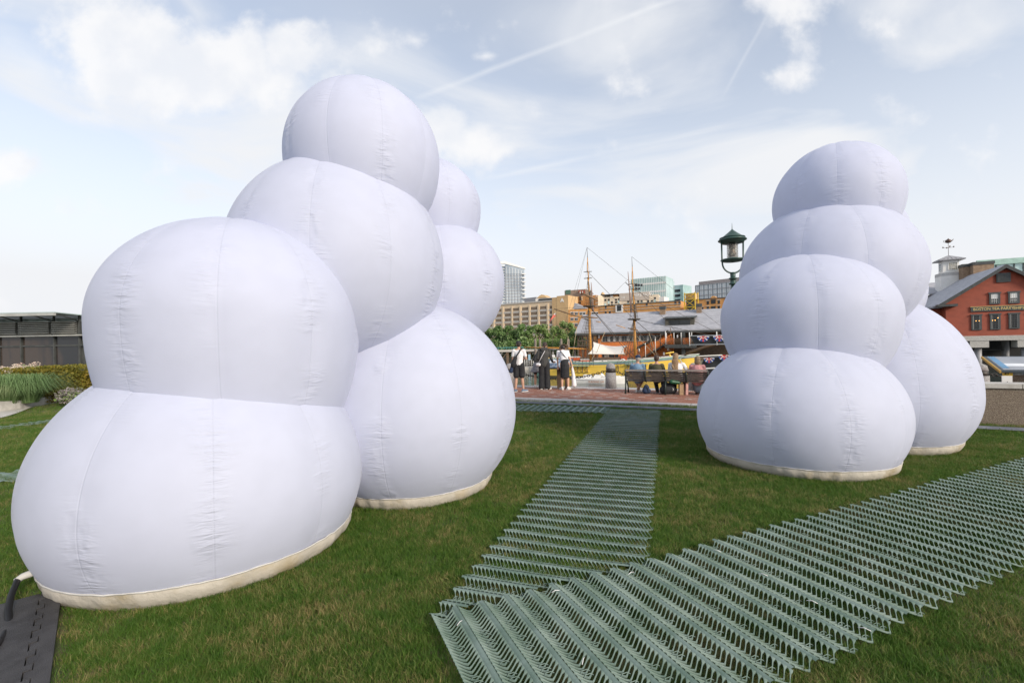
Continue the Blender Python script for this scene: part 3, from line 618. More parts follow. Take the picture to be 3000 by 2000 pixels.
# --- blank tan tower with emblem
fA = Fac(1631, 299, 1666, 294); ta, a, c, zt = bld('tan_tower', 'blank tan brick stair tower marked with a small white triangular emblem', 'tower', fA, 1631, 1664, 866, 14, m_tan)
p = fA.at(1647, 879); mb = MB()
mb.prism([fA.w(p[0] - 1.5, p[1] - 1.2, .05), fA.w(p[0] - .5, p[1] - 1.2, .05), fA.w(p[0], p[1] - .3, .05), fA.w(p[0] + .5, p[1] - 1.2, .05), fA.w(p[0] + 1.5, p[1] - 1.2, .05), fA.w(p[0] + .2, p[1] + 1.3, .05), fA.w(p[0] - .2, p[1] + 1.3, .05)], fA.n * .1, m_white); mb.build('emblem', ta)
fA2 = Fac(1664, 294, 1680, 300); bld('tan_wing', 'shaded side wing of tan brick right of the emblem tower', 'building', fA2, 1664, 1679, 869, 12, m_tan)
fX = Fac(1654, 330, 1718, 322); x_, a, c, zt = bld('rooftop_plant', 'brown corrugated plant room with green louvre on a rooftop', 'building', fX, 1654, 1716, 849, 14, mat('brown_cladding', (0.30, 0.22, 0.17), (0.24, 0.18, 0.14), 1, .7), zb=20)
mb = MB(); fX.pbox(mb, 1657, 850, 1672, 861, 0, .3, mat('green_louvre', (0.08, 0.16, 0.12), None, 2, .5)); mb.build('louvre', x_)
mb = MB(); [fX.pbox(mb, 1698 + k * 3.5, 851 + (k % 2) * 3, 1700.5 + k * 3.5, 858 + (k % 3) * 2, 0.3, 2, m_white if k % 2 else m_red) for k in range(5)]; mb.build('antenna', x_)
fO = Fac(1678, 312, 1755, 300); o_, a, c, zt = bld('orange_block', 'golden brick block with tall thin windows behind the left mast', 'building', fO, 1677, 1746, 867, 14, m_orange)
for (u0, v0, u1, v1, m) in [(1679, 870, 1683, 879, m_beige), (1685, 870, 1689, 879, m_beige), (1679, 880, 1693, 882, m_beige), (1698, 868, 1702, 880, m_glass), (1698, 884, 1702, 890, m_glass), (1704, 870, 1707, 880, m_beige), (1733, 876, 1739, 884, m_gl_green), (1734, 888, 1739, 897, m_gl_green)]:
    mb = MB(); fO.pbox(mb, u0, v0, u1, v1, 0, .2, m); mb.build('window' if m is not m_beige else 'panel', o_)
fO3 = Fac(1744, 300, 1756, 296); o3, a, c, zt = bld('striped_tower', 'cream tower with orange bands right of the golden block', 'tower', fO3, 1744, 1752, 866, 10, m_cream)
for k in range(4): mb = MB(); fO3.pbox(mb, 1744.5, 872 + k * 9, 1751.5, 874.5 + k * 9, 0, .2, m_orange); mb.build('band', o3)
mb = MB(); mb.lathe([(1.6, 0), (1.2, 1.5), (.2, 2.6)], fO3.w(fO3.at(1748, 866)[0], zt, -5), m_tan, 8); mb.build('cap', o3)
# lower golden brick building with grey roof
fL = Fac(1665, 270, 1762, 262); l_, a, c, zt = bld('golden_brick_building', 'lower golden brick building with paired black windows beside the slate roof', 'building', fL, 1665, 1757, 905, 18, m_orange)
mb = MB(); t0, z0 = fL.at(1679, 905); t1 = fL.at(1719, 903)[0]; ztp = fL.at(1681, 887)[1]
mb.prism([fL.w(t0, z0, -.2), fL.w(t1, z0, -.2), fL.w(t1 - 2.5, z0 + 1.2, -.2), fL.w(t0 + 1, ztp, -.2)], -fL.n * 8, m_slate); mb.build('roof', l_)
wms = wmesh(1.9, 1.7, 2, 1, m_white, m_glass, .12, .1)
for u in (1676.5, 1688.7, 1703, 1711, 1738, 1748):
    for v in (919, 935, 952):
        if u > 1700 and v > 920: continue
        t, z = fL.at(u, v); link('window', wms, l_, fL.w(t - .95, z - .85, .01), (0, 0, fL.rz)); mb = MB(); fL.box(mb, t - 1.3, t + 1.3, z + .95, z + 1.2, 0, .2, m_white); mb.build('lintel', l_)
# --- cream hotel
fC = Fac(1757, 300, 1945, 285); h_, a, c, zt = bld('cream_hotel', 'cream hotel with small dark windows and white letters on its parapet', 'hotel', fC, 1759, 1930, 869, 20, m_cream, vtop_u=1800)
mb = MB(); s0, z0 = fC.at(1815, 858); s1, z1 = fC.at(1902, 872); fC.box(mb, s0, s1, zt - 3, fC.at(1860, 857)[1], -12, .3, mat('grey_parapet', (0.46, 0.41, 0.36), (0.40, 0.36, 0.32), .5, .8)); mb.build('parapet', h_)
mb = MB(); s0 = fC.at(1761, 866)[0]; s1 = fC.at(1813, 862)[0]; z0 = fC.at(1790, 864)[1]; fC.box(mb, s0, s1, z0, z0 + .5, -8, 1.2, m_dgrey); fC.box(mb, s1 - 4, s1 - .5, zt, z0, -6, -1, m_orange); fC.box(mb, s0 + 2.5, s0 + 2.8, zt, z0, -1, -.7, m_dgrey); mb.build('roof_canopy', h_)
t, z = fC.at(1858, 865); text('parapet_lettering', 'HIRE NOW', 2.6, m_white, h_, fC.w(t - .4, z - .9, .36), (R(90), 0, fC.rz), .06, sx=.95)
t, z = fC.at(1821, 871); text('parapet_lettering', 'HI', 2.2, m_white, h_, fC.w(t, z - 1.0, .36), (R(90), 0, fC.rz), .06)
wms = wmesh(1.5, 1.5, 1, 1, m_cream, m_glass, .08); wmt = wmesh(1.3, 2.2, 1, 1, m_cream, m_gl_green, .08)
for i, u in enumerate((1763, 1774, 1784, 1793, 1805, 1813, 1831, 1841, 1859, 1870, 1880, 1890, 1899, 1910, 1919)):
    for j, v in enumerate((879, 887, 895)):
        if (i * 3 + j) % 5 == 4: continue
        t, z = fC.at(u, v - (u - 1760) * .035); link('window', wms if (i + j) % 3 else wmt, h_, fC.w(t - .75, z - .8, .01), (0, 0, fC.rz))
fC2 = Fac(1905, 290, 1950, 284); c2, a, c, zt = bld('white_plant_room', 'white rooftop plant boxes right of the cream hotel', 'building', fC2, 1918, 1946, 870, 8, m_white, zb=10)
# --- green glass office pair
fE = Fac(1848, 430, 1952, 412); e_, a, c, zt = bld('green_glass_office', 'pale green glass office building with bright bands behind the second mast', 'office building', fE, 1849, 1951, 813, 26, m_gl_green)
fE2 = Fac(1951, 412, 1976, 450); mb = MB(); a2 = fE2.at(1951, 813)[0]; c2_ = fE2.at(1976, 830)[0]; fE2.box(mb, a2, c2_, -.8, zt, -12, 0, m_gl_green); mb.build('side_wall', e_)
for k in range(9): mb = MB(); z = zt - 6.5 - k * 7.6; fE.box(mb, a, c, z, z + 1.5, .01, .4, m_white); mb.build('floor_band', e_); mb = MB(); fE2.box(mb, a2, c2_, z, z + .8, .01, .4, m_grey); mb.build('floor_band', e_)
for k in range(21): mb = MB(); t = a + (c - a) * k / 20; fE.box(mb, t - .15, t + .15, 10, zt, .41, .6, m_white); mb.build('mullion', e_)
for (u0, v0, u1, v1) in [(1860, 832, 1868, 838), (1869, 832, 1875, 838), (1878, 832, 1883, 838), (1861, 843, 1868, 849), (1870, 843, 1876, 848)]: mb = MB(); fE.pbox(mb, u0, v0, u1, v1, 0.1, .7, m_glass); mb.build('window', e_)
fE3 = Fac(1972, 470, 2003, 462); e3, a, c, zt = bld('green_glass_annex', 'darker green glass annex with banded floors right of the pale glass office', 'office building', fE3, 1973, 2001, 835, 20, m_gl_green)
for k in range(7): mb = MB(); z = zt - 7 - k * 5.0; fE3.box(mb, a + 1, c - 3, z, z + 2.6, .01, .3, m_glass); mb.build('window_band', e3)
# --- right glass office
fR = Fac(2037, 380, 2180, 352); r_, a, c, zt = bld('grey_glass_office', 'glass office with grey top storey behind the street lamp', 'office building', fR, 2037, 2185, 829, 24, m_gl_blue, vtop_u=2100)
mb = MB(); s0 = fR.at(2045, 825)[0]; fR.box(mb, s0, c, zt, fR.at(2100, 819)[1], -20, -1.5, mat('taupe_cladding', (0.34, 0.30, 0.29), None, 1, .7)); mb.build('top_storey', r_)
for k in range(4): mb = MB(); z = zt - k * 4.3; fR.box(mb, a, c, z - .45, z, .01, .5, m_grey); mb.build('floor_band', r_)
for k in range(34): mb = MB(); t = a + (c - a) * k / 33; fR.box(mb, t - .1, t + .1, 5, zt - .5, .1, .35, m_white if k % 3 else m_dgrey); mb.build('mullion', r_)
# --- long brick warehouse
fH = Fac(1752, 250, 2004, 224); w2, a, c, zt = bld('brick_warehouse', 'long low golden brick warehouse with stone sills behind the slate roof', 'warehouse', fH, 1752, 1993, 889, 22, m_orange, vtop_u=1880)
mb = MB(); fH.box(mb, a, c, zt, zt + .35, -22, .3, m_dgrey); mb.build('cornice', w2)
wms = wmesh(1.2, 1.7, 1, 1, m_orange, m_glass, .05); sill = MB().box(0, 1.8, -.25, 0, 0, .28, m_conc).mesh('stone_sill')
for i, u in enumerate(range(1763, 1995, 12)):
    for j, v in enumerate((900, 908, 916)):
        vv = v - (u - 1760) * .062
        t, z = fH.at(u, vv); link('stone_sill', sill, w2, fH.w(t - .9, z + .6, .0), (0, 0, fH.rz))
        if (u, j) in ((1775, 0), (1895, 0), (1991, 0), (1775, 2), (1787, 2), (1979, 0)): link('window', wms, w2, fH.w(t - .6, z - 1.2, .01), (0, 0, fH.rz))
t, z = fH.at(1815, 904); mb = MB(); fH.box(mb, t - 2, t + 2, z - 2.0, z + 1.8, .01, .5, m_white); mb.build('loading_bay', w2); mb = MB(); fH.box(mb, t - 1.2, t + 1.2, z - 1.3, z + 1.7, .5, .55, m_glass); mb.build('window', w2)
fH2 = Fac(2004, 222, 2200, 205); w3, a, c, zt = bld('brick_warehouse', 'golden brick warehouse with arched gable dormer right of the yellow steel tower', 'warehouse', fH2, 2030, 2215, 876, 22, m_orange, vtop_u=2075)
mb = MB(); fH2.box(mb, a, c, zt, zt + .35, -22, .3, m_dgrey); t, z = fH2.at(2090, 874); mb.prism([fH2.w(t - 1.5, zt, .2), fH2.w(t + 1.5, zt, .2), fH2.w(t + .8, zt + 1.0, .2), fH2.w(t, zt + 1.4, .2), fH2.w(t - .8, zt + 1.0, .2)], -fH2.n * 4, m_orange); mb.build('gable', w3)
for (u, v) in [(2074, 888), (2106, 886), (2074, 904), (2106, 902), (2058, 906), (2130, 885)]:
    t, z = fH2.at(u, v); link('window', wms, w3, fH2.w(t - .6, z - .7, .01), (0, 0, fH2.rz)); link('stone_sill', sill, w3, fH2.w(t - .9, z + 1.1, .0), (0, 0, fH2.rz))
for v in (884, 903): mb = MB(); fH2.pbox(mb, 2083, v - 6, 2097, v + 5, .01, .2, m_glass); mb.build('hoist_door', w3)
fH3 = Fac(1990, 226, 2006, 240); mb = MB(); s0 = fH3.at(1991, 880)[0]; s1 = fH3.at(2005, 880)[0]; fH3.box(mb, s0, s1, -.8, zt + .5, -6, 0, m_orange); mb.build('end_wall', w2)
# --- yellow steel tower
fY = Fac(2004, 190, 2044, 186); t0, zt = fY.at(2005, 858); t1 = fY.at(2036, 858)[0]; yt = thing('steel_tower', 'yellow cross-braced steel tower rising above the slate roof ridge', 'tower', fY.w((t0 + t1) / 2, -.8))
lv = [fY.at(2020, v)[1] for v in (860, 877, 899, 921, 943)]
for o in (0, -3.0):
    for t in (t0, t1): mb = MB(); fY.box(mb, t - .16, t + .16, -.8, zt, o - .16, o + .16, m_yel); mb.build('column', yt)
    for z in lv: mb = MB(); fY.box(mb, t0 + .16, t1 - .16, z - .15, z + .15, o - .14, o + .14, m_yel); mb.build('beam', yt)
    for i in range(len(lv) - 1):
        for s in (0, 1): mb = MB(); mb.tube([fY.w(t0 if s else t1, lv[i + 1], o + .02), fY.w(t1 if s else t0, lv[i], o + .02)], .11, m_yel, 6); mb.build('brace', yt)
mb = MB(); fY.box(mb, t0 + .5, t1 - .5, lv[3], zt - .4, -2.6, -.5, m_dgrey); mb.build('stair_core', yt)
mb = MB(); fY.box(mb, t0 + .3, t1 - .3, lv[1], lv[0], -2.7, -.4, m_tan); mb.build('machine_box', yt)
# ------------------------------------------------------------------ museum wing across the water
class FD(Fac):
    def __init__(s, p, d): s.o = Vector((p.x, p.y, 0)); s.d = d.normalized(); s.n = Vector((s.d.y, -s.d.x, 0)); s.n = -s.n if s.n.y > 0 else s.n; s.rz = math.atan2(s.d.y, s.d.x)
fM = FD(P(1690, 976, 82), E_)
def pq(fac, u, v, out=0): t, z = fac.at(u, v, out); return fac.w(t, z, out)
mw = thing('museum_wing', 'long sunlit red clapboard museum wing with slate roof standing over the water behind the ship', 'museum', fM.w(12, -2.8))
tA = fM.at(1752, 990)[0]; tB = fM.at(1965, 990)[0]; tE = 34.0; eave = fM.at(1780, 975)[1]; t_left = fM.at(1688, 976)[0]
ridge = fM.at(1900, 916, -7)[1]
mb = MB(); fM.box(mb, tA, tB, fM.at(1780, 1036)[1] - 1.2, eave, -9, 0, m_red_lit); mb.build('wall', mw)
mb = MB(); fM.box(mb, tB, tE, fM.at(1780, 1036)[1] - 1.2, eave, -12, -5, m_wood); mb.build('porch_wall', mw)
tl2 = fM.at(1708, 925, -7)[0]
mb = MB(); mb.hexa([fM.w(t_left, eave, .8), fM.w(tE, eave, .8), fM.w(tE, ridge, -7), fM.w(tl2, ridge, -7), fM.w(t_left, eave + .18, .8), fM.w(tE, eave + .18, .8), fM.w(tE, ridge + .18, -7), fM.w(tl2, ridge + .18, -7)], m_slate)
mb.hexa([fM.w(tl2, ridge, -7.02), fM.w(tE, ridge, -7.02), fM.w(tE, eave, -14), fM.w(t_left, eave, -14), fM.w(tl2, ridge + .18, -7.02), fM.w(tE, ridge + .18, -7.02), fM.w(tE, eave + .18, -14), fM.w(t_left, eave + .18, -14)], m_slate); mb.build('roof', mw)
# slate courses standing a little proud of each other
mb = MB(); cr = 26
for k in range(cr):
    f0, f1 = k / cr, (k + 1) / cr; z0 = eave + .185 + (ridge - eave) * f0; z1 = eave + .185 + (ridge - eave) * f1; o0 = .8 - 7.8 * f0; o1 = .8 - 7.8 * f1
    L0 = t_left + (tl2 - t_left) * f0; mb.quad(fM.w(L0, z0 + .035, o0), fM.w(tE, z0 + .035, o0), fM.w(tE, z1 + .004, o1), fM.w(L0, z1 + .004, o1), m_slate); mb.quad(fM.w(L0, z0, o0), fM.w(tE, z0, o0), fM.w(tE, z0 + .035, o0), fM.w(L0, z0 + .035, o0), m_slate)
mb.build('shingle_field', mw, 'stuff')
mb = MB(); fM.box(mb, t_left, tE, eave - .32, eave - .005, .4, .83, m_dgrey); mb.build('fascia', mw)
for (u0, v0, u1) in [(1932, 897, 1948), (2040, 889, 2055)]:
    s0 = fM.at(u0, 905, -5)[0]; s1 = fM.at(u1, 905, -5)[0]; zt = fM.at(u0, v0, -5)[1]; mb = MB(); fM.box(mb, s0, s1, ridge - 1.9, zt - .5, -6.6, -5.4, m_chim); fM.box(mb, s0 - .08, s1 + .08, zt - .5, zt, -6.7, -5.3, m_dgrey); mb.build('chimney', mw)
s0 = fM.at(1948, 950, -.5)[0]; s1 = fM.at(2034, 950, -.5)[0]; zb_ = fM.at(1990, 957, -.5)[1]; zt_ = fM.at(1990, 932, -.5)[1]
dm = MB(); fM.box(dm, s0, s1, zb_ - .2, zt_, -5, -.9, mat('olive_trim', (0.09, 0.085, 0.065), None, 2, .6)); do = dm.build('dormer', mw)
mb = MB(); mb.hexa([fM.w(s0 - .3, zt_, -.5), fM.w(s1 + .3, zt_, -.5), fM.w(s1 + .3, zt_ + .5, -5), fM.w(s0 - .3, zt_ + .5, -5), fM.w(s0 - .3, zt_ + .12, -.5), fM.w(s1 + .3, zt_ + .12, -.5), fM.w(s1 + .3, zt_ + .62, -5), fM.w(s0 - .3, zt_ + .62, -5)], m_dgrey); mb.build('dormer_roof', do)
for k in range(2): mb = MB(); d = (s1 - s0 - 1.2) / 2; q = s0 + .6 + k * d; fM.box(mb, q + .04, q + d - .04, zb_ + .1, zt_ - .35, -.9, -.82, m_glass); mb.build('pane', do)
wpz = fM.at(1780, 1001)[1]; wh = eave - .55 - wpz
w1 = wmesh(1.05, wh, 2, 4, m_conc, m_glass, .05, .02, .1); shu = MB().box(0, .26, -.06, 0, 0, wh, m_conc).mesh('shutter')
for (u0, u1) in [(1763, 1811), (1819, 1868), (1875, 1930)]:
    s0 = fM.at(u0, 990)[0]; s1 = fM.at(u1, 990)[0]; st = (s1 - s0) / 3
    for k in range(3):
        link('window', w1, mw, fM.w(s0 + k * st + .1, wpz, .01), (0, 0, fM.rz)); link('shutter', shu, mw, fM.w(s0 + k * st + 1.2, wpz, .01), (0, 0, fM.rz))
    mb = MB(); fM.box(mb, s0, s1, eave - .54, eave - .33, .0, .12, m_red_lit); mb.build('head_band', mw)
mb = MB(); fM.pbox(mb, 1754, 981, 1758, 990, 0, .25, m_white); mb.build('wall_lamp', mw)
# ground floor glazing and doors behind the ship
for (u0, u1) in [(1765, 1782), (1784, 1800), (1802, 1812)]:
    mb = MB(); s0 = fM.at(u0, 1040)[0]; s1 = fM.at(u1, 1040)[0]; fM.box(mb, s0, s1, fM.at(1780, 1062)[1], fM.at(1780, 1036)[1], 0, .08, m_glass); mb.build('lower_window', mw)
mb = MB(); fM.box(mb, t_left - 3, tE + 2, -1.1, -.75, -14, 6, m_wood); mb.build('deck', mw)
for k in range(12): mb = MB(); mb.tube([fM.w(t_left + k * 3.2, -3.4, 5.2), fM.w(t_left + k * 3.2, -1.1, 5.2)], .2, m_wood, 8); mb.build('pile', mw)
# open timber frame at the left end
for u in (1694, 1707, 1722, 1737, 1750):
    t = fM.at(u, 1000)[0]; mb = MB(); fM.box(mb, t - .12, t + .12, -.75, eave - .32, -.12, .12, m_wood); mb.build('post', mw)
for v in (984, 998, 1012): mb = MB(); z = fM.at(1720, v)[1]; fM.box(mb, t_left + .4, tA, z - .1, z + .1, .125, .25, m_wood); mb.build('rail', mw)
mb = MB(); [fM.box(mb, t_left + .6 + k * .28, t_left + .65 + k * .28, fM.at(1720, 1011)[1], fM.at(1720, 1000)[1], .02, .07, m_wood) for k in range(13)]; mb.build('baluster_row', mw, 'stuff')
mb = MB(); fM.box(mb, t_left + .4, tA - .05, -.74, fM.at(1720, 1017)[1], -3, -.4, m_red_lit); mb.build('lower_wall', mw)
# stair down and porch
ms = mat('dark_stringer', (0.055, 0.05, 0.04), None, 2, .7)
a1, a2 = pq(fM, 1957, 973, 1.5), pq(fM, 1866, 1022, 1.5); up = Vector((0, 0, 1))
mb = MB(); mb.prism([a1, a2, a2 + up * .35, a1 + up * .35], -fM.n * 1.6, ms); mb.build('stair_roof', mw)
b1, b2 = pq(fM, 1968, 1000, 1.6), pq(fM, 1880, 1052, 1.6)
mb = MB(); mb.prism([b1, b2, b2 + up * .3, b1 + up * .3], -fM.n * 1.6, ms); mb.build('stair_stringer', mw)
mb = MB(); mb.prism([b1 - fM.n * 1.5 + up * 1.9, b2 - fM.n * 1.5 + up * 1.3, b2 - fM.n * 1.5, b1 - fM.n * 1.5], -fM.n * .1, m_red_lit); mb.build('stair_side', mw)
mb = MB(); [mb.tube([b1.lerp(b2, k / 26) + up * .3, b1.lerp(b2, k / 26) + up * 1.15], .025, m_red_lit, 5) for k in range(27)]; mb.tube([b1 + up * 1.15, b2 + up * 1.15], .05, m_red_lit, 6); mb.build('balustrade', mw, 'stuff')
for k in range(6): q = b1.lerp(b2, (k + .2) / 6); mb = MB(); mb.tube([q - up * .3, q + up * 2.3], .06, m_white if k % 2 else m_wood, 6); mb.build('stair_post', mw)
mb = MB(); fM.pbox(mb, 1952, 1009, 2040, 1018, -2, 2.2, m_dgrey); mb.build('porch_floor', mw)
mb = MB(); fM.box(mb, fM.at(1999, 1000)[0], fM.at(2009, 1000)[0], -.75, eave - .3, .8, 1.6, m_dgrey); mb.build('porch_column', mw)
for u in (1953, 1975, 1996, 2020, 2027): mb = MB(); p = pq(fM, u, 1009, 2.1); mb.tube([p, Vector((p.x, p.y, eave - .3))], .05, m_white, 6); mb.build('porch_post', mw)
mb = MB()
for k in range(40): p = pq(fM, 1953 + k * 2.2, 1009, 2.15); mb.tube([p, p + up * 1.05], .02, m_red_lit if (k // 11) % 2 == 0 else m_wood, 4)
mb.build('porch_railing', mw, 'stuff')
for u, v in [(1985, 985), (1945, 1035), (1872, 1025), (1915, 1025), (1957, 1022)]: p = pq(fM, u, v, 1.2); mb = MB(); mb.lathe([(.05, -.3), (.14, -.25), (.16, .1), (.05, .25)], p, m_white, 8); mb.build('lantern', mw)
# ------------------------------------------------------------------ gabled museum building on the right
fK = FD(P(2770, 900, 60), Vector((0.888, -.46, 0)))
gk = thing('gabled_museum', 'red clapboard gabled museum building with painted signboard on concrete piers', 'museum', fK.w(5.5, -2.8))
ev = fK.at(2772, 882)[1]; pk_t, pk = fK.at(2942, 779); base = fK.at(2900, 983)[1]; W2 = 2 * pk_t
mb = MB(); mb.prism([fK.w(0, base, 0), fK.w(W2, base, 0), fK.w(W2, ev, 0), fK.w(pk_t, pk - .1, 0), fK.w(0, ev, 0)], -fK.n * 16, m_red); mb.build('wall', gk)
mb = MB(); fK.box(mb, -1.2, 0, base, ev - .9, -14, -1.4, m_red); fK.box(mb, -1.7, .05, ev - .85, ev - .7, -14, -1.0, m_slate); mb.build('side_bay', gk)
th = .3
for sg, t1 in ((1, -0.9), (-1, W2 + .9)):
    ze = ev - .9 * (pk - ev) / pk_t
    mb = MB(); mb.hexa([fK.w(t1, ze, .5), fK.w(pk_t, pk, .5), fK.w(pk_t, pk, -16), fK.w(t1, ze, -16), fK.w(t1, ze + th * .5, .5), fK.w(pk_t, pk + th * .5, .5), fK.w(pk_t, pk + th * .5, -16), fK.w(t1, ze + th * .5, -16)], m_slate); mb.build('roof', gk)
    mb = MB(); mb.hexa([fK.w(t1, ze - th, .3), fK.w(pk_t, pk - th, .3), fK.w(pk_t, pk - th, .55), fK.w(t1, ze - th, .55), fK.w(t1, ze + th * .45, .3), fK.w(pk_t, pk + th * .45, .3), fK.w(pk_t, pk + th * .52, .55), fK.w(t1, ze + th * .52, .55)], m_dgrey); mb.build('rake_board', gk)
mb = MB(); fK.box(mb, -1.0, 1.0, ev - .75, ev - .45, .0, .75, m_dgrey); mb.build('eave_return', gk)
mb = MB(); fK.box(mb, 0, .3, base, ev - .4, .01, .08, m_red); mb.build('corner_board', gk)
mtrim = mat('charcoal_frame', (0.05, 0.058, 0.06), (0.07, 0.08, 0.08), 4, .5)
m_inner = mat('dim_interior', (0.015, 0.015, 0.015), None, 3, .25, spec=.7)
m_bulb = mat('warm_bulb', (1, .6, .2), None, 3, .5, emit=((1, .5, .12), 1.6))
def sashw(u0, v0, u1, v1, nx, ny, low=False, bulbs=()):
    a = fK.at(u0, v0); b = fK.at(u1, v1); w = b[0] - a[0]; h = a[1] - b[1]
    mb = MB(); f = .17
    for r in ((-.08, w + .08, h - f, h, .14), (0, w, 0, f * .7, .1), (0, f, f * .7, h - f, .1), (w - f, w, f * .7, h - f, .1)): fK.box(mb, a[0] + r[0], a[0] + r[1], b[1] + r[2], b[1] + r[3], .0, r[4], mtrim)
    o = mb.build('window', gk)
    mb = MB(); fK.box(mb, a[0] + f, a[0] + w - f, b[1] + f * .7, b[1] + h - f, 0, .03, m_inner); mb.build('pane', o)
    mb = MB()
    fK.box(mb, a[0] + f, a[0] + f + .04, b[1] + f * .7, b[1] + h - f, .031, .08, m_conc); fK.box(mb, a[0] + w - f - .04, a[0] + w - f, b[1] + f * .7, b[1] + h - f, .031, .08, m_conc)
    for i in range(1, nx): x = a[0] + f + (w - 2 * f) * i / nx; fK.box(mb, x - .014, x + .014, b[1] + f * .7, b[1] + h - f, .031, .06, m_white if low else m_dgrey)
    for j in range(1, ny): z = b[1] + f * .7 + (h - 1.7 * f) * j / ny; fK.box(mb, a[0] + f + .04, a[0] + w - f - .04, z - .014, z + .014, .031, .065, m_white if low else m_dgrey)
    mb.build('glazing_bars', o)
    if low: mb = MB(); fK.box(mb, a[0] + f + .05, a[0] + w - f - .05, b[1] + h * .45, b[1] + h - f, .031, .035, m_white); mb.build('blind', o)
    for (u, v) in bulbs: p = fK.at(u, v); mb = MB(); mb.lathe([(.01, -.05), (.05, 0), (.01, .05)], fK.w(p[0], p[1], .07), m_bulb, 8); mb.build('lamp', o)
sashw(2897, 857, 2930, 890, 4, 4, True); sashw(2953, 854, 2987, 888, 4, 4, True)
sashw(2845, 921, 2876, 966, 4, 6, bulbs=((2859, 940), (2868, 939.5))); sashw(2899, 918.5, 2931, 965, 4, 6, bulbs=((2907, 938.5), (2914.5, 938), (2923, 931))); sashw(2954, 916.5, 2987, 962, 4, 6); sashw(3012, 914, 3045, 959, 4, 6)
vt = MB(); fK.pbox(vt, 2918, 801, 2960, 825, 0, .12, mtrim); vo = vt.build('gable_vent', gk); a = fK.at(2921, 803.5); b = fK.at(2957, 822.5)
for k in range(9): mb = MB(); z = b[1] + (a[1] - b[1]) * (k + .2) / 9; fK.box(mb, a[0], b[0], z, z + .06, .121, .16, m_dgrey); mb.build('slat', vo)
sg = MB(); a = fK.at(2843, 900); b = fK.at(3000, 914); z0 = fK.at(2843, 913.5)[1]; fK.box(sg, a[0], a[0] + 9.4, z0, a[1], 0, .1, mtrim); so_ = sg.build('signboard', gk)
m_gold = mat('gold_paint', (0.80, 0.60, 0.22), None, 5, .45)
text('sign_lettering', 'BOSTON TEA PARTY', (a[1] - z0) * .80, m_gold, so_, fK.w(a[0] + .22, z0 + .14, .102), (R(90), 0, fK.rz), .008, sx=.85)
text('sign_lettering', '\u2022', (a[1] - z0) * .9, m_gold, so_, fK.w(a[0] + 3.52, z0 + .10, .102), (R(90), 0, fK.rz), .008)
text('sign_lettering', 'SHIPS & MUSEUM', (a[1] - z0) * .80, m_gold, so_, fK.w(a[0] + 3.95, z0 + .14, .102), (R(90), 0, fK.rz), .008, sx=.85)
mb = MB(); fK.box(mb, a[0] - .05, a[0] + 9.45, a[1], a[1] + .05, 0, .13, m_gold); mb.build('sign_edge', so_)
mb = MB(); fK.box(mb, -.3, W2 + .3, base - .62, base, -16, .15, m_conc); mb.build('base_beam', gk)
for t in (-.0, 3.2, 7.6, 11): mb = MB(); fK.box(mb, t - .9, t + .9, base - 1.5, base - .625, -1.5, .1, m_conc); mb.build('beam_bracket', gk)
for r in range(3):
    for t in (.4, 3.4, 7.8): mb = MB(); mb.tube([fK.w(t, -3.2, -1 - r * 5), fK.w(t, base - 1.5 if r == 0 else base - .6, -1 - r * 5)], .38, m_grey, 12); mb.build('pier', gk)
mb = MB(); fK.box(mb, -1, W2, -3.2, base - .63, -9, -8, mat('underside_shade', (0.03, 0.03, 0.032), None, 2, .8)); mb.build('under_shade_sheet', gk)  # dark sheet added below the floor, standing in for the shade there
for t0, t1, z0, z1 in ((-.5, 3, .2, .35), (3.5, 8, -.2, -.08), (2.5, 2.7, -2, .9)): mb = MB(); fK.box(mb, t0, t1, z0, z1, -6, -5.7, m_dgrey); mb.build('walkway', gk)
# chimneys, cupola, wing roof behind
def back(u, v, o): t, z = fK.at(u, v, o); return t, z
for u0, u1, vt, vb, o in ((2820, 2850, 774, 812, -10.5), (2851, 2912, 768, 810, -9.3)):
    s0, z1 = back(u0, vt, o); s1, _ = back(u1, vt, o); z0 = back(u0, vb + 12, o)[1]
    mb = MB(); fK.box(mb, s0, s1, z0 - 1.5, z1 - .42, o - 1.4, o, m_chim); fK.box(mb, s0 - .08, s1 + .08, z1 - .42, z1, o - 1.5, o + .08, m_dgrey); mb.build('chimney', gk)
o = -13; s0, z0 = back(2722, 862, o); s1, z1 = back(2778, 820, o)
mb = MB(); mb.hexa([fK.w(s0 - 10, z0, o), fK.w(s1 + 4, z0, o), fK.w(s1 + 4, z1, o - 5), fK.w(s0 - 10, z1, o - 5), fK.w(s0 - 10, z0 + .2, o), fK.w(s1 + 4, z0 + .2, o), fK.w(s1 + 4, z1 + .2, o - 5), fK.w(s0 - 10, z1 + .2, o - 5)], m_slate); mb.build('rear_wing_roof', gk)
mb = MB(); fK.box(mb, s0 - 9, s0 - .1, -2, z0, o - 6, o - .6, m_red); mb.build('rear_wing_wall', gk)
cp = thing('cupola', 'white square cupola with hipped metal roof and teapot weathervane', 'cupola', Vector((0, 0, 0)))
o = -12; q0, zb0 = back(2757, 822, o); q1, _ = back(2823, 822, o); zc1 = back(2780, 797, o)[1]; ze = back(2780, 762, o)[1]; zp = back(2796, 743, o)[1]; cp.location = fK.w((q0 + q1) / 2, zb0 - 1, o - 1.5)
D = (q1 - q0); mb = MB(); fK.box(mb, q0, q1, zb0 - 2.2, zc1 - .02, o - D, o, m_white); mb.build('base', cp)
for k in range(4): mb = MB(); fK.box(mb, q0 - .03, q1 + .03, zc1 - .5 + k * .12, zc1 - .46 + k * .12, o - D, o + .03, m_grey); mb.build('moulding', cp)
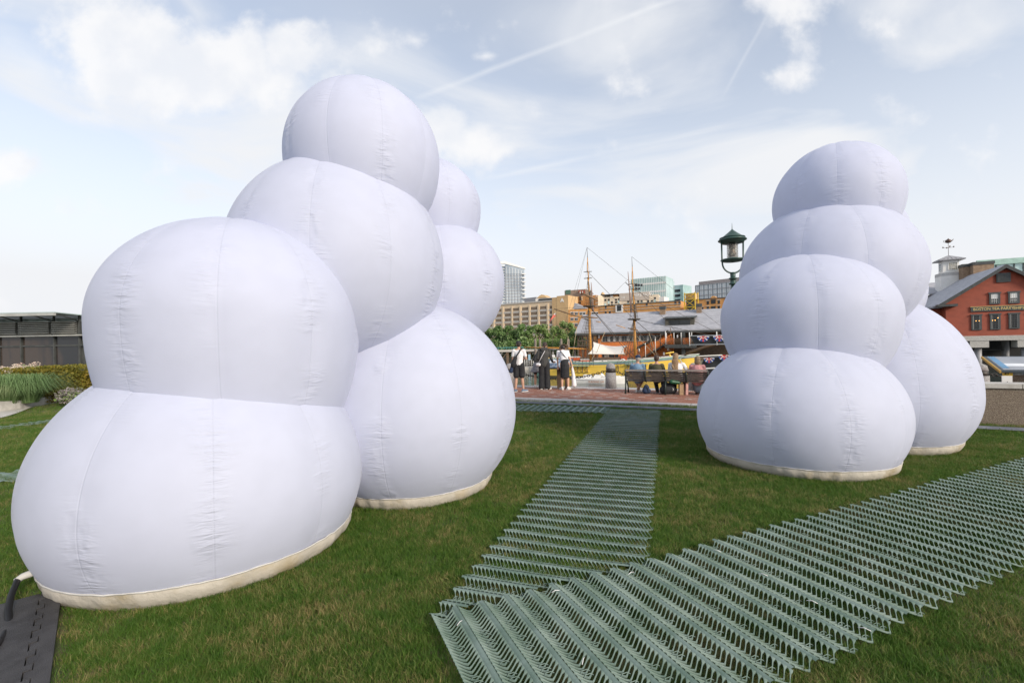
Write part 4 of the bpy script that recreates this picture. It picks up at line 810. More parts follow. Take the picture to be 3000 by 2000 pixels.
i_ = .35; mb = MB(); fK.box(mb, q0 + i_, q1 - i_, zc1, ze - .02, o - D + i_, o - i_, m_white); mb.build('lantern_body', cp)
mcw = wmesh(1.1, ze - zc1 - .6, 4, 5, m_white, mat('cupola_glass', (0.35, 0.30, 0.16), (0.12, 0.12, .10), 2, .15, spec=.9), .1, .05); link('window', mcw, cp, fK.w((q0 + q1) / 2 - .35, zc1 + .3, o - i_ + .01), (0, 0, fK.rz))
mcw2 = wmesh(1.0, ze - zc1 - .6, 2, 3, m_white, m_gl_blue, .1, .05); link('window', mcw2, cp, fK.w(q0 + i_ - .01, zc1 + .3, o - D / 2 - .5), (0, 0, fK.rz - math.pi / 2))
cen = fK.w((q0 + q1) / 2, zp, o - D / 2); cor = [fK.w(q0 - .25, ze, o + .25), fK.w(q1 + .25, ze, o + .25), fK.w(q1 + .25, ze, o - D - .25), fK.w(q0 - .25, ze, o - D - .25)]
mb = MB(); mb.raw(cor + [c + Vector((0, 0, .14)) for c in cor] + [cen], [(0, 3, 2, 1), (0, 1, 5, 4), (1, 2, 6, 5), (2, 3, 7, 6), (3, 0, 4, 7), (4, 5, 8), (5, 6, 8), (6, 7, 8), (7, 4, 8)], m_grey); ro = mb.build('roof', cp)
for j in range(4):
    for k in range(1, 6): mb = MB(); mb.tube([cor[j].lerp(cor[(j + 1) % 4], k / 6) + Vector((0, 0, .16)), cen.lerp(cor[j].lerp(cor[(j + 1) % 4], k / 6), .12 + .5 * abs(k - 3) / 3)], .025, m_dgrey, 4); mb.build('seam', ro)
m_cop = mat('copper_brown', (0.13, 0.085, 0.07), None, 5, .5, metal=.5)
wv_ = thing('weathervane', 'copper teapot weathervane on the cupola roof', 'weathervane', cen)
mb = MB(); mb.tube([cen, cen + up * 2.1], .03, m_cop, 6); mb.build('rod', wv_)
mb = MB(); c = cen + up * 2.15; mb.lathe([(.1, -.28), (.3, -.2), (.38, .02), (.3, .2), (.12, .3), (.05, .36), (.06, .42), (0.01, .45)], c, m_cop, 14); mb.tube([c + Vector((.3, -.1, -.05)), c + Vector((.5, -.15, .1)), c + Vector((.62, -.2, .28))], [.09, .06, .04], m_cop, 6); mb.tube([c + Vector((-.3, .1, .15)), c + Vector((-.55, .2, .1)), c + Vector((-.5, .2, -.12)), c + Vector((-.32, .1, -.15))], .03, m_cop, 6); mb.build('teapot', wv_)
mb = MB(); [mb.tube([cen + up * 1.15, cen + up * 1.2 + fK.d * (x * .62) + fK.n * (y * .62)], .025, m_cop, 5) for x, y in ((1, 0), (-1, 0), (0, 1), (0, -1))]; [mb.lathe([(.02, -.12), (.11, 0), (.02, .12)], cen + up * 1.25 + fK.d * (x * .62) + fK.n * (y * .62), m_cop, 6) for x, y in ((1, 0), (-1, 0), (0, 1), (0, -1))]; mb.build('compass_arm', wv_)
# pale green glass building behind the gable
fZ = FD(P(2864, 765, 112), Vector((.90, -.43, 0))); z_, a, c, zt = bld('green_glass_building', 'pale green glass building showing above the museum ridge', 'building', fZ, 2864, 3200, 765, 20, m_gl_green, vtop_u=2900)
m_pg = mat('pale_green_metal', (0.42, 0.62, 0.54), None, 1, .5)
mb = MB(); fZ.box(mb, a - .3, c, zt - 1.0, zt + .3, .01, .6, m_pg); mb.build('cornice', z_)
for k in range(22): mb = MB(); fZ.box(mb, a + k * 1.6, a + k * 1.6 + .12, zt - 3.2, zt - 1.0, .01, .3, m_dgrey); mb.build('mullion', z_)
mb = MB(); fZ.box(mb, a, c, zt - 4.6, zt - 3.2, .01, .8, m_white); mb.build('white_band', z_)
mb = MB(); fZ.box(mb, a, c, zt - 8, zt - 4.7, .01, .3, mat('moss_green', (0.12, 0.20, 0.09), None, 1, .8)); mb.build('planted_band', z_)
# ------------------------------------------------------------------ glass pavilion on the left
fP = FD(P(0, 1000, 24), Vector((1, -.02, 0)))
pv = thing('glass_pavilion', 'low glass pavilion with louvred band and translucent canopy behind the hedges', 'pavilion', fP.w(2, 0))
tR = fP.at(258, 1000)[0]; tL = -7.0
zg = fP.at(60, 987)[1]; zl1 = fP.at(60, 944)[1]; zcn = fP.at(60, 925)[1]; ztp = fP.at(60, 917)[1]
m_pg1 = mat('reflective_glass', (0.020, 0.022, 0.026), (0.055, 0.042, 0.036), 0.45, 0.05, spec=.55, stretch=(1.2, 1, .25), contrast=(.45, .55))
mb = MB(); fP.box(mb, tL, tR, 0, zl1, -8, -.02, m_dgrey); mb.build('core_wall', pv)
mull = [fP.at(u, 1000)[0] for u in (-395, -300, -205, -100, 1, 68, 164, 238)]
for i in range(len(mull) - 1):
    for z0, z1 in ((.1, fP.at(60, 1014)[1] - .04), (fP.at(60, 1014)[1] + .04, zg)): mb = MB(); fP.box(mb, mull[i] + .05, mull[i + 1] - .05, z0, z1, .0, .03, m_pg1); mb.build('pane', pv)
for t in mull: mb = MB(); fP.box(mb, t - .03, t + .03, 0, zcn, .032, .12, m_dgrey); mb.build('mullion', pv)
mb = MB(); z = fP.at(60, 1014)[1]; fP.box(mb, tL, tR, z - .04, z + .04, .031, .1, m_dgrey); mb.build('transom', pv)
ml = mat('aluminium_louvre', (0.50, 0.50, 0.47), None, 2, .35, metal=.4)
for i in range(len(mull) - 1):
    for k in range(7): mb = MB(); z = zg + .10 + k * (zl1 - zg - .1) / 7; mb.prism([fP.w(mull[i] + .07, z, .12), fP.w(mull[i] + .07, z + .03, .14), fP.w(mull[i] + .07, z + .08, .30), fP.w(mull[i] + .07, z + .05, .30)], fP.d * (mull[i + 1] - mull[i] - .14), ml); mb.build('louvre_slat', pv)
mb = MB(); fP.box(mb, tL, tR, zg - .0, zg + .07, .05, .32, ml); mb.build('louvre_sill', pv)
m_cg = mat('frosted_canopy_glass', (0.36, 0.46, 0.46), (0.30, 0.38, 0.38), 1, .2, spec=.8)
mb = MB(); mb.hexa([fP.w(tL, zcn - .02, 1.7), fP.w(tR, zcn - .02, 1.7), fP.w(tR, ztp - .25, -1), fP.w(tL, ztp - .25, -1), fP.w(tL, zcn + .02, 1.7), fP.w(tR, zcn + .02, 1.7), fP.w(tR, ztp - .2, -1), fP.w(tL, ztp - .2, -1)], m_cg); mb.build('canopy_glass', pv)
mb = MB(); fP.box(mb, tL, tR, zl1, ztp - .3, -.2, -.05, m_cg); mb.build('clerestory', pv)
mb = MB(); fP.box(mb, tL, tR, zcn - .16, zcn - .03, 1.62, 1.75, ml); mb.build('canopy_beam', pv)
for t in mull: mb = MB(); mb.tube([fP.w(t, zl1, .1), fP.w(t + .3, zcn - .05, 1.6)], .03, m_dgrey, 6); mb.build('canopy_strut', pv)
mb = MB(); fP.box(mb, fP.at(83, 914)[0], fP.at(143, 914)[0], ztp - .35, fP.at(100, 912)[1], -5, -2.5, m_grey); mb.build('roof_hatch', pv)
# ------------------------------------------------------------------ foliage
def leafmat(name, c1, c2, c3):
    m = bpy.data.materials.new(name); m.use_nodes = True; t = m.node_tree; b = t.nodes['Principled BSDF']
    g = N(t, 'ShaderNodeNewGeometry'); n = N(t, 'ShaderNodeTexNoise', ins={'Vector': g.outputs['Position'], 'Scale': 1.1, 'Detail': 4.0})
    r = g.outputs['Random Per Island']; col = mixc(t, r, c1, c2); col = mixc(t, sstep(t, n.outputs[0], .5, .68), col, c3)
    t.links.new(col, b.inputs['Base Color']); b.inputs['Roughness'].default_value = .55; b.inputs['Specular IOR Level'].default_value = .3
    tr = N(t, 'ShaderNodeBsdfTranslucent', ins={0: col}); mx = N(t, 'ShaderNodeMixShader', ins={0: .3, 1: b.outputs[0], 2: tr.outputs[0]}); t.links.new(mx.outputs[0], t.nodes['Material Output'].inputs[0]); return m
m_leafd = leafmat('deep_green_leaves', (0.09, 0.17, 0.05), (0.19, 0.30, 0.10), (0.30, 0.40, 0.18))
m_leafl = leafmat('light_green_leaves', (0.16, 0.26, 0.07), (0.27, 0.37, 0.12), (0.34, 0.40, 0.20))
m_leafy = leafmat('golden_hedge_leaves', (0.12, 0.13, 0.02), (0.24, 0.20, 0.03), (0.33, 0.22, 0.03))
m_blade = leafmat('ornamental_grass_leaves', (0.10, 0.18, 0.06), (0.22, 0.32, 0.14), (0.30, 0.36, 0.18))
m_petal = leafmat('cream_petals', (0.70, 0.58, 0.48), (0.80, 0.70, 0.60), (0.72, 0.52, 0.44))
m_lav = leafmat('grey_purple_flowers', (0.30, 0.28, 0.26), (0.40, 0.34, 0.36), (0.16, 0.2, 0.1))
m_bark2 = mat('bark', (0.13, 0.10, 0.075), (0.08, 0.06, 0.045), 5, .9)
def leaves(mb, n, cen, rad, size, m, shell=.55, box=False, up=0.0):
    c = np.array(cen); r = np.array(rad); vs = []; fs = []
    d = rng.normal(size=(n, 3)); d /= np.linalg.norm(d, axis=1)[:, None]
    if box: p = rng.uniform(-1, 1, (n, 3)); k = rng.integers(0, 3, n); sg = rng.choice([-1, 1], n); mm = rng.random(n) < .7; p[mm, k[mm]] = sg[mm] * rng.uniform(.85, 1, mm.sum()); q = c + p * r
    else: rr = (shell + (1 - shell) * rng.random(n)) ** .7; q = c + d * rr[:, None] * r
    a = rng.normal(size=(n, 3)); a /= np.linalg.norm(a, axis=1)[:, None]; b = np.cross(a, rng.normal(size=(n, 3))); b /= np.linalg.norm(b, axis=1)[:, None] + 1e-9
    s = size * rng.uniform(.6, 1.35, n)
    o = len(mb.v); k = mb.mi(m)
    V = np.stack([q - a * s[:, None], q + b * s[:, None] * .55, q + a * s[:, None], q - b * s[:, None] * .55], 1).reshape(-1, 3)
    mb.v += list(map(tuple, V.tolist())); mb.f += [(o + 4 * i, o + 4 * i + 1, o + 4 * i + 2, o + 4 * i + 3) for i in range(n)]; mb.m += [k] * n; mb.smooth += [False] * n
def tree(lab, u, vtop, vbot, Y, w, m, grp, n=2600, tall=False):
    b = P(u, vbot, Y); b.z = -0.6; top = P(u, vtop, Y).z; H = top - b.z
    t = thing('tree', lab, 'tree', b, grp); mb = MB(); mb.tube([b, b + Vector((.1, 0, H * .4)), b + Vector((-.1, 0, H * .85))], [.28, .18, .05], m_bark2, 8)
    cl = []
    for k in range(16): a = rng.uniform(0, 6.28); hh = rng.uniform(.22, .93); rr = w * .62 * (1.05 - abs(hh - .42)); cl.append((b + Vector((math.cos(a) * rr, math.sin(a) * rr, H * hh)), w * rng.uniform(.14, .36) * (1.1 - .45 * hh)))
    for c, r in cl: mb.tube([b + Vector((0, 0, H * .3)), c], [.09, .03], m_bark2, 5)
    mb.build('trunk', t)
    mb = MB()
    for c, r in cl: leaves(mb, n // 16, c, (r, r, r * .8), .26, m, .25)
    leaves(mb, n // 10, b + Vector((0, 0, H * .45)), (w * .58, w * .58, H * .36), .30, m, .3); leaves(mb, n // 11, b + Vector((0, 0, H * .88)), (w * .22, w * .22, H * .13), .24, m, .1)
    mb.build('crown', t); return t
TG = 'trees along the far bank'
tree('dense dark green tree hard against the left sculpture on the far bank', 1492, 952, 1040, 104, 5.2, m_leafd, TG)
tree('dark green tree seen in the notch of the left sculpture', 1455, 956, 1040, 106, 4.6, m_leafd, TG)
tree('dark green spreading tree second from the left sculpture, above the man in the cap', 1530, 948, 1040, 100, 4.6, m_leafd, TG)
tree('pale feathery tree above the ponytailed woman', 1578, 950, 1040, 103, 4.2, m_leafl, TG)
tree('tall pale green tree with wispy top below the white triangular emblem', 1652, 938, 1040, 104, 4.6, m_leafl, TG)
tree('bushy mid green tree touching the slate roof end', 1690, 962, 1040, 96, 3.0, m_leafd, TG, 1800)
tree('small pale green tree below the tan wing between taller trees', 1622, 962, 1040, 101, 3.4, m_leafl, TG, 1800)
for (u, Y, w, lab) in [(1505, 96, 4, 'dark low shrub leftmost on the far bank'), (1552, 97, 4.4, 'green low shrub behind the capped man on the far bank'), (1600, 98, 4.2, 'bright green shrub behind the women on the far bank'), (1640, 97, 4, 'yellow-green shrub between the two pairs of mooring piles'), (1672, 95, 3.8, 'green shrub right of the farther pair of mooring piles')]:
    b = P(u, 1030, Y); b.z = -.6; s = thing('shrub', lab, 'shrub', b, 'shrubs along the far bank'); mb = MB(); leaves(mb, 1500, b + Vector((0, 0, 1.6)), (w, 1.5, 2.0), .22, m_leafd if 'dark' in lab else m_leafl, .5); mb.build('foliage', s)
# hedge bed on the left
hb = thing('hedge', 'clipped golden-green hedge in the bed beside the glass pavilion', 'hedge', P(180, 1160, 14.5)); hb.location.z = .1
mb = MB(); a0, a1 = P(100, 1120, 15.0), P(262, 1120, 15.6)
for k in range(6): q = a0.lerp(a1, k / 5); leaves(mb, 2600, (q.x, q.y, .62 + .05 * math.sin(k * 2)), (.52, .85, .50 + .05 * math.cos(k * 3)), .042, m_leafy, .6, box=(k % 2 == 0))
mb.build('foliage', hb)
mb = MB(); q = a0.lerp(a1, .5); mb.tube([(q.x - .6, q.y, .1), (q.x, q.y, .6)], .04, m_bark2, 5); mb.tube([(q.x + .6, q.y, .1), (q.x + .2, q.y, .6)], .04, m_bark2, 5); mb.build('stem', hb)
def grassclump(lab, u, v, Y, r, h, n=900):
    c = G(u, v); c = P(u, 1100, Y); c.z = .15; t = thing('ornamental_grass', lab, 'ornamental grass', c, 'ornamental grass clumps'); mb = MB()
    for i in range(n):
        a = rng.uniform(0, 6.28); q = c + Vector((math.cos(a), math.sin(a), 0)) * rng.uniform(0, r * .3); l = rng.uniform(.6, 1.1) * h; sp = rng.uniform(.1, 1.5) * r; d = Vector((math.cos(a), math.sin(a), 0)); w = Vector((-d.y, d.x, 0)) * .006
        p0, p1, p2, p3 = q, q + d * sp * .3 + Vector((0, 0, l * .65)), q + d * sp * .75 + Vector((0, 0, l * .95)), q + d * sp * 1.2 + Vector((0, 0, l * .42))
        mb.raw([p0 - w, p0 + w, p1 - w, p1 + w, p2 - w * .7, p2 + w * .7, p3], [(0, 1, 3, 2), (2, 3, 5, 4), (4, 5, 6)], m_blade)
    mb.build('blades', t)
grassclump('arching green ornamental grass tuft at the left frame edge above the path', 20, 1180, 13.2, .75, .85)
grassclump('arching green ornamental grass tuft beside the golden hedge', 84, 1175, 13.6, .7, .85)
grassclump('green ornamental grass tuft behind the path, outside the frame edge', -70, 1180, 13.2, .75, .8, 500)
for (u, Y, w, z, lab) in [(20, 15.4, .8, 1.05, 'mass of cream hydrangea blooms at the left frame edge'), (80, 15.3, .42, 1.18, 'taller cream hydrangea bloom head beside the golden hedge')]:
    c = P(u, 1090, Y); c.z = z; t = thing('hydrangea', lab, 'flowering shrub', Vector((c.x, c.y, .1)), 'cream hydrangeas'); mb = MB(); leaves(mb, 900, (c.x, c.y, z - .35), (w, .5, .4), .07, m_leafd, .4); mb.build('foliage', t)
    mb = MB()
    for k in range(int(34 * w / .8)): q = (c.x + rng.uniform(-w, w), c.y - .2 + rng.uniform(-.2, .3), z + rng.uniform(-.12, .10)); leaves(mb, 60, q, (.10, .10, .08), .022, m_petal, .7)
    mb.build('blooms', t)
c = P(215, 1150, 13.9); c.z = .3; t = thing('lavender', 'low grey-purple flowering plant at the foot of the golden hedge', 'plant', Vector((c.x, c.y, .1))); mb = MB(); leaves(mb, 900, c, (.5, .35, .26), .035, m_lav, .3); leaves(mb, 500, c - Vector((0, 0, .05)), (.5, .35, .2), .035, m_leafl, .3); mb.build('foliage', t)
# ------------------------------------------------------------------ lamp post
m_lamp = mat('dark_green_paint', (0.018, 0.05, 0.042), (0.03, 0.07, 0.06), 4, .38)
def lamppost():
    c = P(2148, 850, 13.2); c.z = 0; ztop = P(2146, 678, 13.2).z; zc = P(2146, 703, 13.2).z; zd = P(2149, 762, 13.2).z; zy = P(2150, 800, 13.2).z; zs = P(2150, 828, 13.2).z; r = .375
    L = thing('street_lamp', 'dark green lantern street lamp with conical hat behind the right sculpture', 'street lamp', c)
    def B_(n, f, par=L): mb = MB(); f(mb); return mb.build(n, par)
    B_('base', lambda m: m.lathe([(.24, 0), (.24, .12), (.17, .18), (.15, .7), (.10, .8), (.08, .85)], c, m_lamp, 16))
    B_('pole', lambda m: m.lathe([(.065, .85), (.05, zs - .05)], c, m_lamp, 14))
    B_('collar', lambda m: m.lathe([(.05, zs - .06), (.11, zs - .05), (.11, zs - .02), (.075, zs), (.075, zs + .10), (.11, zs + .11), (.11, zs + .14), (.07, zs + .15), (.075, zy), (.085, zy + .02), (.0, zy + .03)], c, m_lamp, 16))
    for s in (-1, 1):
        cx = c.x; pts = [(cx + s * .03, c.y, zy)]
        for k in range(1, 9): a = k / 8 * math.pi / 2; pts.append((cx + s * r * .80 * math.sin(a), c.y, zy + .30 * (1 - math.cos(a))))
        pts += [(cx + s * r * .82, c.y, zd), (cx + s * r * .84, c.y, zc)]
        B_('yoke_arm', lambda m: m.tube(pts, .024, m_lamp, 8))
    B_('lower_disc', lambda m: m.lathe([(0.0, -.07), (.04, -.06), (.06, -.05), (.26, -.035), (.32, -.01), (.325, .015), (.3, .03), (.0, .04)], (c.x, c.y, zd), m_lamp, 28))
    h = B_('hood', lambda m: m.lathe([(.20, -.10), (.31, -.085), (.32, -.04), (.37, -.025), (.385, -.012), (.38, .006), (.26, .10), (.14, .195), (.02, .30), (.0, .30)], (c.x, c.y, zc), m_lamp, 32))
    B_('hood_rim', lambda m: m.lathe([(.33, .058), (.345, .05), (.34, .07), (.325, .07)], (c.x, c.y, zc), m_lamp, 32), h)
    B_('finial', lambda m: m.lathe([(.02, .29), (.012, .32), (.004, .48), (0, .5)], (c.x, c.y, zc), m_lamp, 6), h)
    mg = bpy.data.materials.new('ribbed_clear_glass'); mg.use_nodes = True; b = mg.node_tree.nodes['Principled BSDF']; b.inputs['Base Color'].default_value = (.95, .93, .9, 1); b.inputs['Transmission Weight'].default_value = .92; b.inputs['Roughness'].default_value = .12; b.inputs['IOR'].default_value = 1.25
    prof = []; z = zd + .04; n = 9
    for k in range(n): zz = z + (zc - .12 - z) * k / n; dz = (zc - .12 - z) / n; prof += [(.135, zz), (.152, zz + dz * .35), (.152, zz + dz * .55), (.135, zz + dz)]
    def gl(m): m.lathe(prof, c, mg, 24); m.lathe([(a - .014, q) for a, q in prof], c, mg, 24)
    B_('glass_lens', gl)
    B_('lamp_socket', lambda m: m.lathe([(.06, zc - .12), (.06, zc - .26), (.03, zc - .28), (.05, zc - .34), (.075, zc - .42), (.05, zc - .5), (.0, zc - .52)], c, mat('bronze_reflector', (.22, .17, .12), None, 4, .35, metal=.5), 14))
lamppost()
# ------------------------------------------------------------------ bollards and chain
m_bol = mat('speckled_granite', (0.34, 0.33, 0.33), (0.20, 0.19, 0.19), 45, .85, .5, 70, contrast=(.45, .6))
m_chain = mat('black_iron', (0.018, 0.016, 0.015), (0.04, 0.03, 0.025), 12, .55)
def bollard(u, v, lab):
    a, b = lvl(u, v); p = G(u, v); k = .9; t = thing('bollard', lab, 'bollard', p, 'granite bollards along the quay')
    mb = MB(); mb.lathe([(.20, 0), (.185, .57)], p, m_bol, 24); mb.build('shaft', t)
    mb = MB(); mb.lathe([(.165, .57), (.165, .70)], p, m_chain, 24); mb.build('band', t)
    mb = MB(); mb.lathe([(.172, .70), (.165, .76), (.14, .84), (.09, .90), (.0, .92)], p, m_bol, 24); mb.build('dome', t); return p
b1_ = bollard(1494, 1134, 'domed granite bollard half hidden by the left sculpture')
b2_ = bollard(1790, 1137, 'domed granite bollard standing alone left of the bench')
b3_ = bollard(2035, 1143, 'granite bollard behind the right half of the bench')
b4_ = pl(2.9, 16.42); b5_ = pl(6.3, 16.42)
for p, lab in ((b4_, 'granite bollard hidden behind the right sculpture'), (b5_, 'granite bollard behind the cap of the aggregate wall')):
    t = thing('bollard', lab, 'bollard', p, 'granite bollards along the quay'); mb = MB(); mb.lathe([(.20, 0), (.185, .57)], p, m_bol, 24); mb.build('shaft', t); mb = MB(); mb.lathe([(.165, .57), (.165, .70)], p, m_chain, 24); mb.build('band', t); mb = MB(); mb.lathe([(.172, .70), (.14, .84), (.0, .92)], p, m_bol, 24); mb.build('dome', t)
def chain(pa, pb, lab, sag=.30):
    a = pa + Vector((0, 0, .63)); b = pb + Vector((0, 0, .63)); d = (b - a).normalized(); a = a + d * .16; b = b - d * .16; L = (b - a).length; n = int(L / .085)
    t = thing('chain', lab, 'chain', a.lerp(b, .5) - Vector((0, 0, sag)), 'black chains between bollards'); mb = MB()
    for i in range(n):
        f = (i + .5) / n; c = a.lerp(b, f); c.z -= sag * 4 * f * (1 - f); tg = Vector((d.x, d.y, -sag * 4 * (1 - 2 * f) / L)).normalized(); s = Vector((0, 0, 1)) if i % 2 else Vector((-d.y, d.x, 0)); s = (s - tg * s.dot(tg)).normalized()
        mb.tube([c + tg * (.062 * math.cos(x)) + s * (.036 * math.sin(x)) for x in [math.pi * k / 4 for k in range(9)]], .0125, m_chain, 5, False)
    mb.build('link_run', t, 'stuff')
chain(b1_, b2_, 'black chain sagging past the standing people to the lone bollard'); chain(b2_, b3_, 'black chain running behind the bench'); chain(b3_, b4_, 'black chain hidden behind the right sculpture'); chain(b4_, b5_, 'black chain over dark water behind the aggregate wall', .25)
chain(b5_, pl(10.5, 16.42), 'black chain leading right out of frame behind the tilted display'); chain(pl(-10.5, 16.42), b1_, 'black chain hidden behind the left sculpture')
# ------------------------------------------------------------------ bench
m_slat = mat('weathered_slats', (0.105, 0.085, 0.07), (0.07, 0.057, 0.05), 3, .6, .3, 30, stretch=(1, 6, 6))
m_slat2 = mat('pale_top_slat', (0.30, 0.27, 0.25), (0.22, 0.20, 0.18), 3, .6)
m_iron = mat('green_black_iron', (0.018, 0.03, 0.028), None, 4, .45)
BO = G(1833, 1153); BLn = 2.42
bench = thing('bench', 'long slatted bench with four seated people, facing the harbour', 'bench', BO + E_ * 1.2)
def bt(x, y, z): return BO + E_ * x + N_ * y + Vector((0, 0, z))
mtf = lambda q: bt(q.x, q.y, q.z)
for i in range(5):
    mb = MB(); z = .452 + i * .066; y = .02 - .018 * i * 1.0 + .07; hh = .058
    if i == 4: mb.box(.0, BLn, y - .035, y + .04, .725, .775, m_slat2, mtf)
    else: mb.box(.02, BLn - .02, y, y + .025, z, z + hh, m_slat, mtf)
    mb.build('back_slat', bench)
for i in range(6): mb = MB(); mb.box(.02, BLn - .02, .12 + i * .07, .12 + i * .07 + .058, .40 - .004 * (i < 3) * (3 - i), .43, m_slat, mtf); mb.build('seat_slat', bench)
for k, x in enumerate((0.0, BLn * .25, BLn * .5, BLn * .75, BLn)):
    mb = MB()
    mb.tube([bt(x, .005, .76), bt(x, .04, .60), bt(x, .085, .42), bt(x, .30, .375), bt(x, .52, .40)], [.022, .024, .03, .026, .022], m_iron, 8)
    mb.build('frame', bench)
    if k in (0, 2, 4):
        mb = MB(); mb.tube([bt(x, .085, .42), bt(x, .03, .24), bt(x, -.02, 0)], [.03, .024, .030], m_iron, 8); mb.build('leg', bench)
        mb = MB(); mb.tube([bt(x, .12, .35), bt(x, .32, .34), bt(x, .44, .20), bt(x, .47, 0)], [.02, .024, .022, .028], m_iron, 8); mb.build('leg', bench)
    if k in (0, 4): mb = MB(); mb.tube([bt(x, .05, .60), bt(x, .3, .63), bt(x, .5, .60), bt(x, .52, .40)], .02, m_iron, 8); mb.build('armrest', bench)
# ------------------------------------------------------------------ display panels
m_pblue = mat('display_face', (0.09, 0.17, 0.28), (0.45, 0.50, 0.56), 3.2, .25, contrast=(.5, .6)); m_pframe = mat('display_frame', (0.045, 0.06, 0.075), None, 4, .4)
def panel(p0, d, w, lab, face, depth=.62, z0=.78, z1=1.05, legm=m_wood, edge=m_pframe, legs=(.25, .75)):
    d = Vector((*d, 0)).normalized(); n = Vector((-d.y, d.x, 0)); n = n if n.y > 0 else -n; t = thing('display_panel', lab, 'information panel', p0)
    q = lambda x, y, z: p0 + d * x + n * y + Vector((0, 0, z)); sl_ = (z1 - z0)
    mb = MB(); mb.hexa([q(0, 0, z0 - .04), q(w, 0, z0 - .04), q(w, depth, z1 - .04), q(0, depth, z1 - .04), q(0, 0, z0), q(w, 0, z0), q(w, depth, z1), q(0, depth, z1)], m_pframe); mb.build('tray', t)
    if edge is not m_pframe: mb = MB(); mb.prism([q(-.03, 0, z0 - .05), q(-.03, depth, z1 - .05), q(-.03, depth, z1 + .0), q(-.03, 0, z0 + .0)], d * .028, edge); mb.build('side_strip', t)
    f = lambda y, e=.004: z0 + sl_ * y / depth + e
    mb = MB(); mb.quad(q(.05, .04, f(.04)), q(w - .05, .04, f(.04)), q(w - .05, depth - .04, f(depth - .04)), q(.05, depth - .04, f(depth - .04)), face[0]); po = mb.build('printed_face', t)
    for (x0, x1, y0, y1, m) in face[1]:
        mb = MB(); n_ = 8; top = []; bot = []
        for k in range(n_ + 1): x = x0 + (x1 - x0) * k / n_; wv2 = .03 * math.sin(k * 2.1 + x0 * 9); top.append(q(x * w, (y1 + wv2) * depth, f((y1 + wv2) * depth, .007))); bot.append(q(x * w, y0 * depth, f(y0 * depth, .007)))
        for k in range(n_): mb.quad(bot[k], bot[k + 1], top[k + 1], top[k], m)
        mb.build('printed_shape', po)
    for lx in legs: mb = MB(); a, b = q(w * lx - .07, .25, 0), q(w * lx + .07, .40, 0); mb.box(0, .14, 0, .10, 0, z0 + .06, legm, lambda v: a + d * v.x + n * v.y + Vector((0, 0, v.z))); mb.build('leg', t)
    return t, q
m_fw = mat('print_white', (.75, .77, .8), (.62, .66, .72), 3, .3); m_fb = mat('print_blue', (.10, .26, .45), None, 3, .3); m_fg = mat('print_grey', (.30, .32, .36), (.26, .28, .32), 3, .3)
p0 = P(1592, 1077, 16.6); p0.z = 0; pe = P(1666, 1077, 16.3); d0 = (pe - p0).xy
panel(p0, d0, (pe - p0).xy.length, 'blue harbour information panel that the standing women lean over', (m_pblue, [(.1, .45, .5, .85, m_fw), (.6, .9, .55, .75, m_fw), (.65, .95, .2, .4, m_fw)]), .95, .76, 1.06, legs=(.55, .86))
p1 = P(2934, 1084, 9.6); p1.z = 0
_, q_ = panel(p1, (E_.x, E_.y), 2.2, 'grey tilted information panel with white map above the aggregate wall', (m_fg, [(.03, .08, .15, .95, m_fb), (.08, 1.0, .28, .45, m_fw), (.5, .6, .6, .72, m_fw), (.62, .8, .5, .62, m_fw)]), .75, .89, 1.17, edge=mat('ochre_edge', (.45, .27, .05), None, 3, .5), legs=(.3, .8))
sgn = thing('notice_block', 'white and yellow lettered notice block under the tilted information panel', 'sign', q_(.12, .1, 0)); m_sy = mat('sign_yellow', (.75, .48, .05), None, 3, .5)
mb = MB(); mb.box(.06, .2, .06, .12, .78, .89, m_sy, lambda v: q_(v.x, v.y, v.z)); yb = mb.build('yellow_plate', sgn); rzz = math.atan2(E_.y, E_.x)
text('lettering', 'EI', .09, m_blk, yb, q_(.07, .055, .80), (R(90), 0, rzz), .003)
mb = MB(); mb.box(.02, .18, .03, .055, 0, .78, m_white, lambda v: q_(v.x, v.y, v.z)); wb = mb.build('white_plate', sgn); text('lettering', 'A', .09, m_blk, wb, q_(.07, .027, .60), (R(90), 0, rzz), .002)
mb = MB(); p2 = q_(.36, .35, 0); gb = thing('granite_block', 'brown aggregate block beside the white lettered plate above the wall', 'stone block', p2); mb.box(-.15, .15, -.12, .12, 0, .78, m_aggr, lambda v: p2 + E_ * v.x + N_ * v.y + Vector((0, 0, v.z))); mb.build('body', gb); mb = MB(); mb.box(-.13, .13, -.10, .10, .78, .80, m_conc, lambda v: p2 + E_ * v.x + N_ * v.y + Vector((0, 0, v.z))); mb.build('cap', gb)
# ------------------------------------------------------------------ ships and boats
m_hy = mat('yellow_hull', (0.95, 0.66, 0.12), (0.90, 0.60, 0.10), 1.5, .45); m_hg = mat('sea_green_stripe', (0.28, 0.46, 0.36), None, 1, .5); m_hb = mat('blue_grey_stripe', (0.22, 0.30, 0.36), None, 1, .5)
m_mast = mat('oiled_mast', (0.60, 0.28, 0.03), (0.50, 0.22, 0.03), 2, .45); m_rope2 = mat('tarred_rope', (0.10, 0.085, 0.07), None, 5, .8); m_rope3 = mat('hemp_rope', (0.42, 0.34, 0.22), None, 5, .8); m_spar = mat('brown_spar', (0.26, 0.15, 0.07), (0.18, 0.11, 0.06), 2, .6)
m_hd = mat('hull_bottom', (0.10, 0.09, 0.05), None, 1, .6); m_deck = mat('deck_planks', (0.36, 0.27, 0.17), None, 1, .7)
ST = P(1612, 1080, 64); BW = P(1998, 1060, 58); ST.z = BW.z = WATER; SD = (BW - ST); SL = SD.length; SD.normalize(); SN = Vector((SD.y, -SD.x, 0))
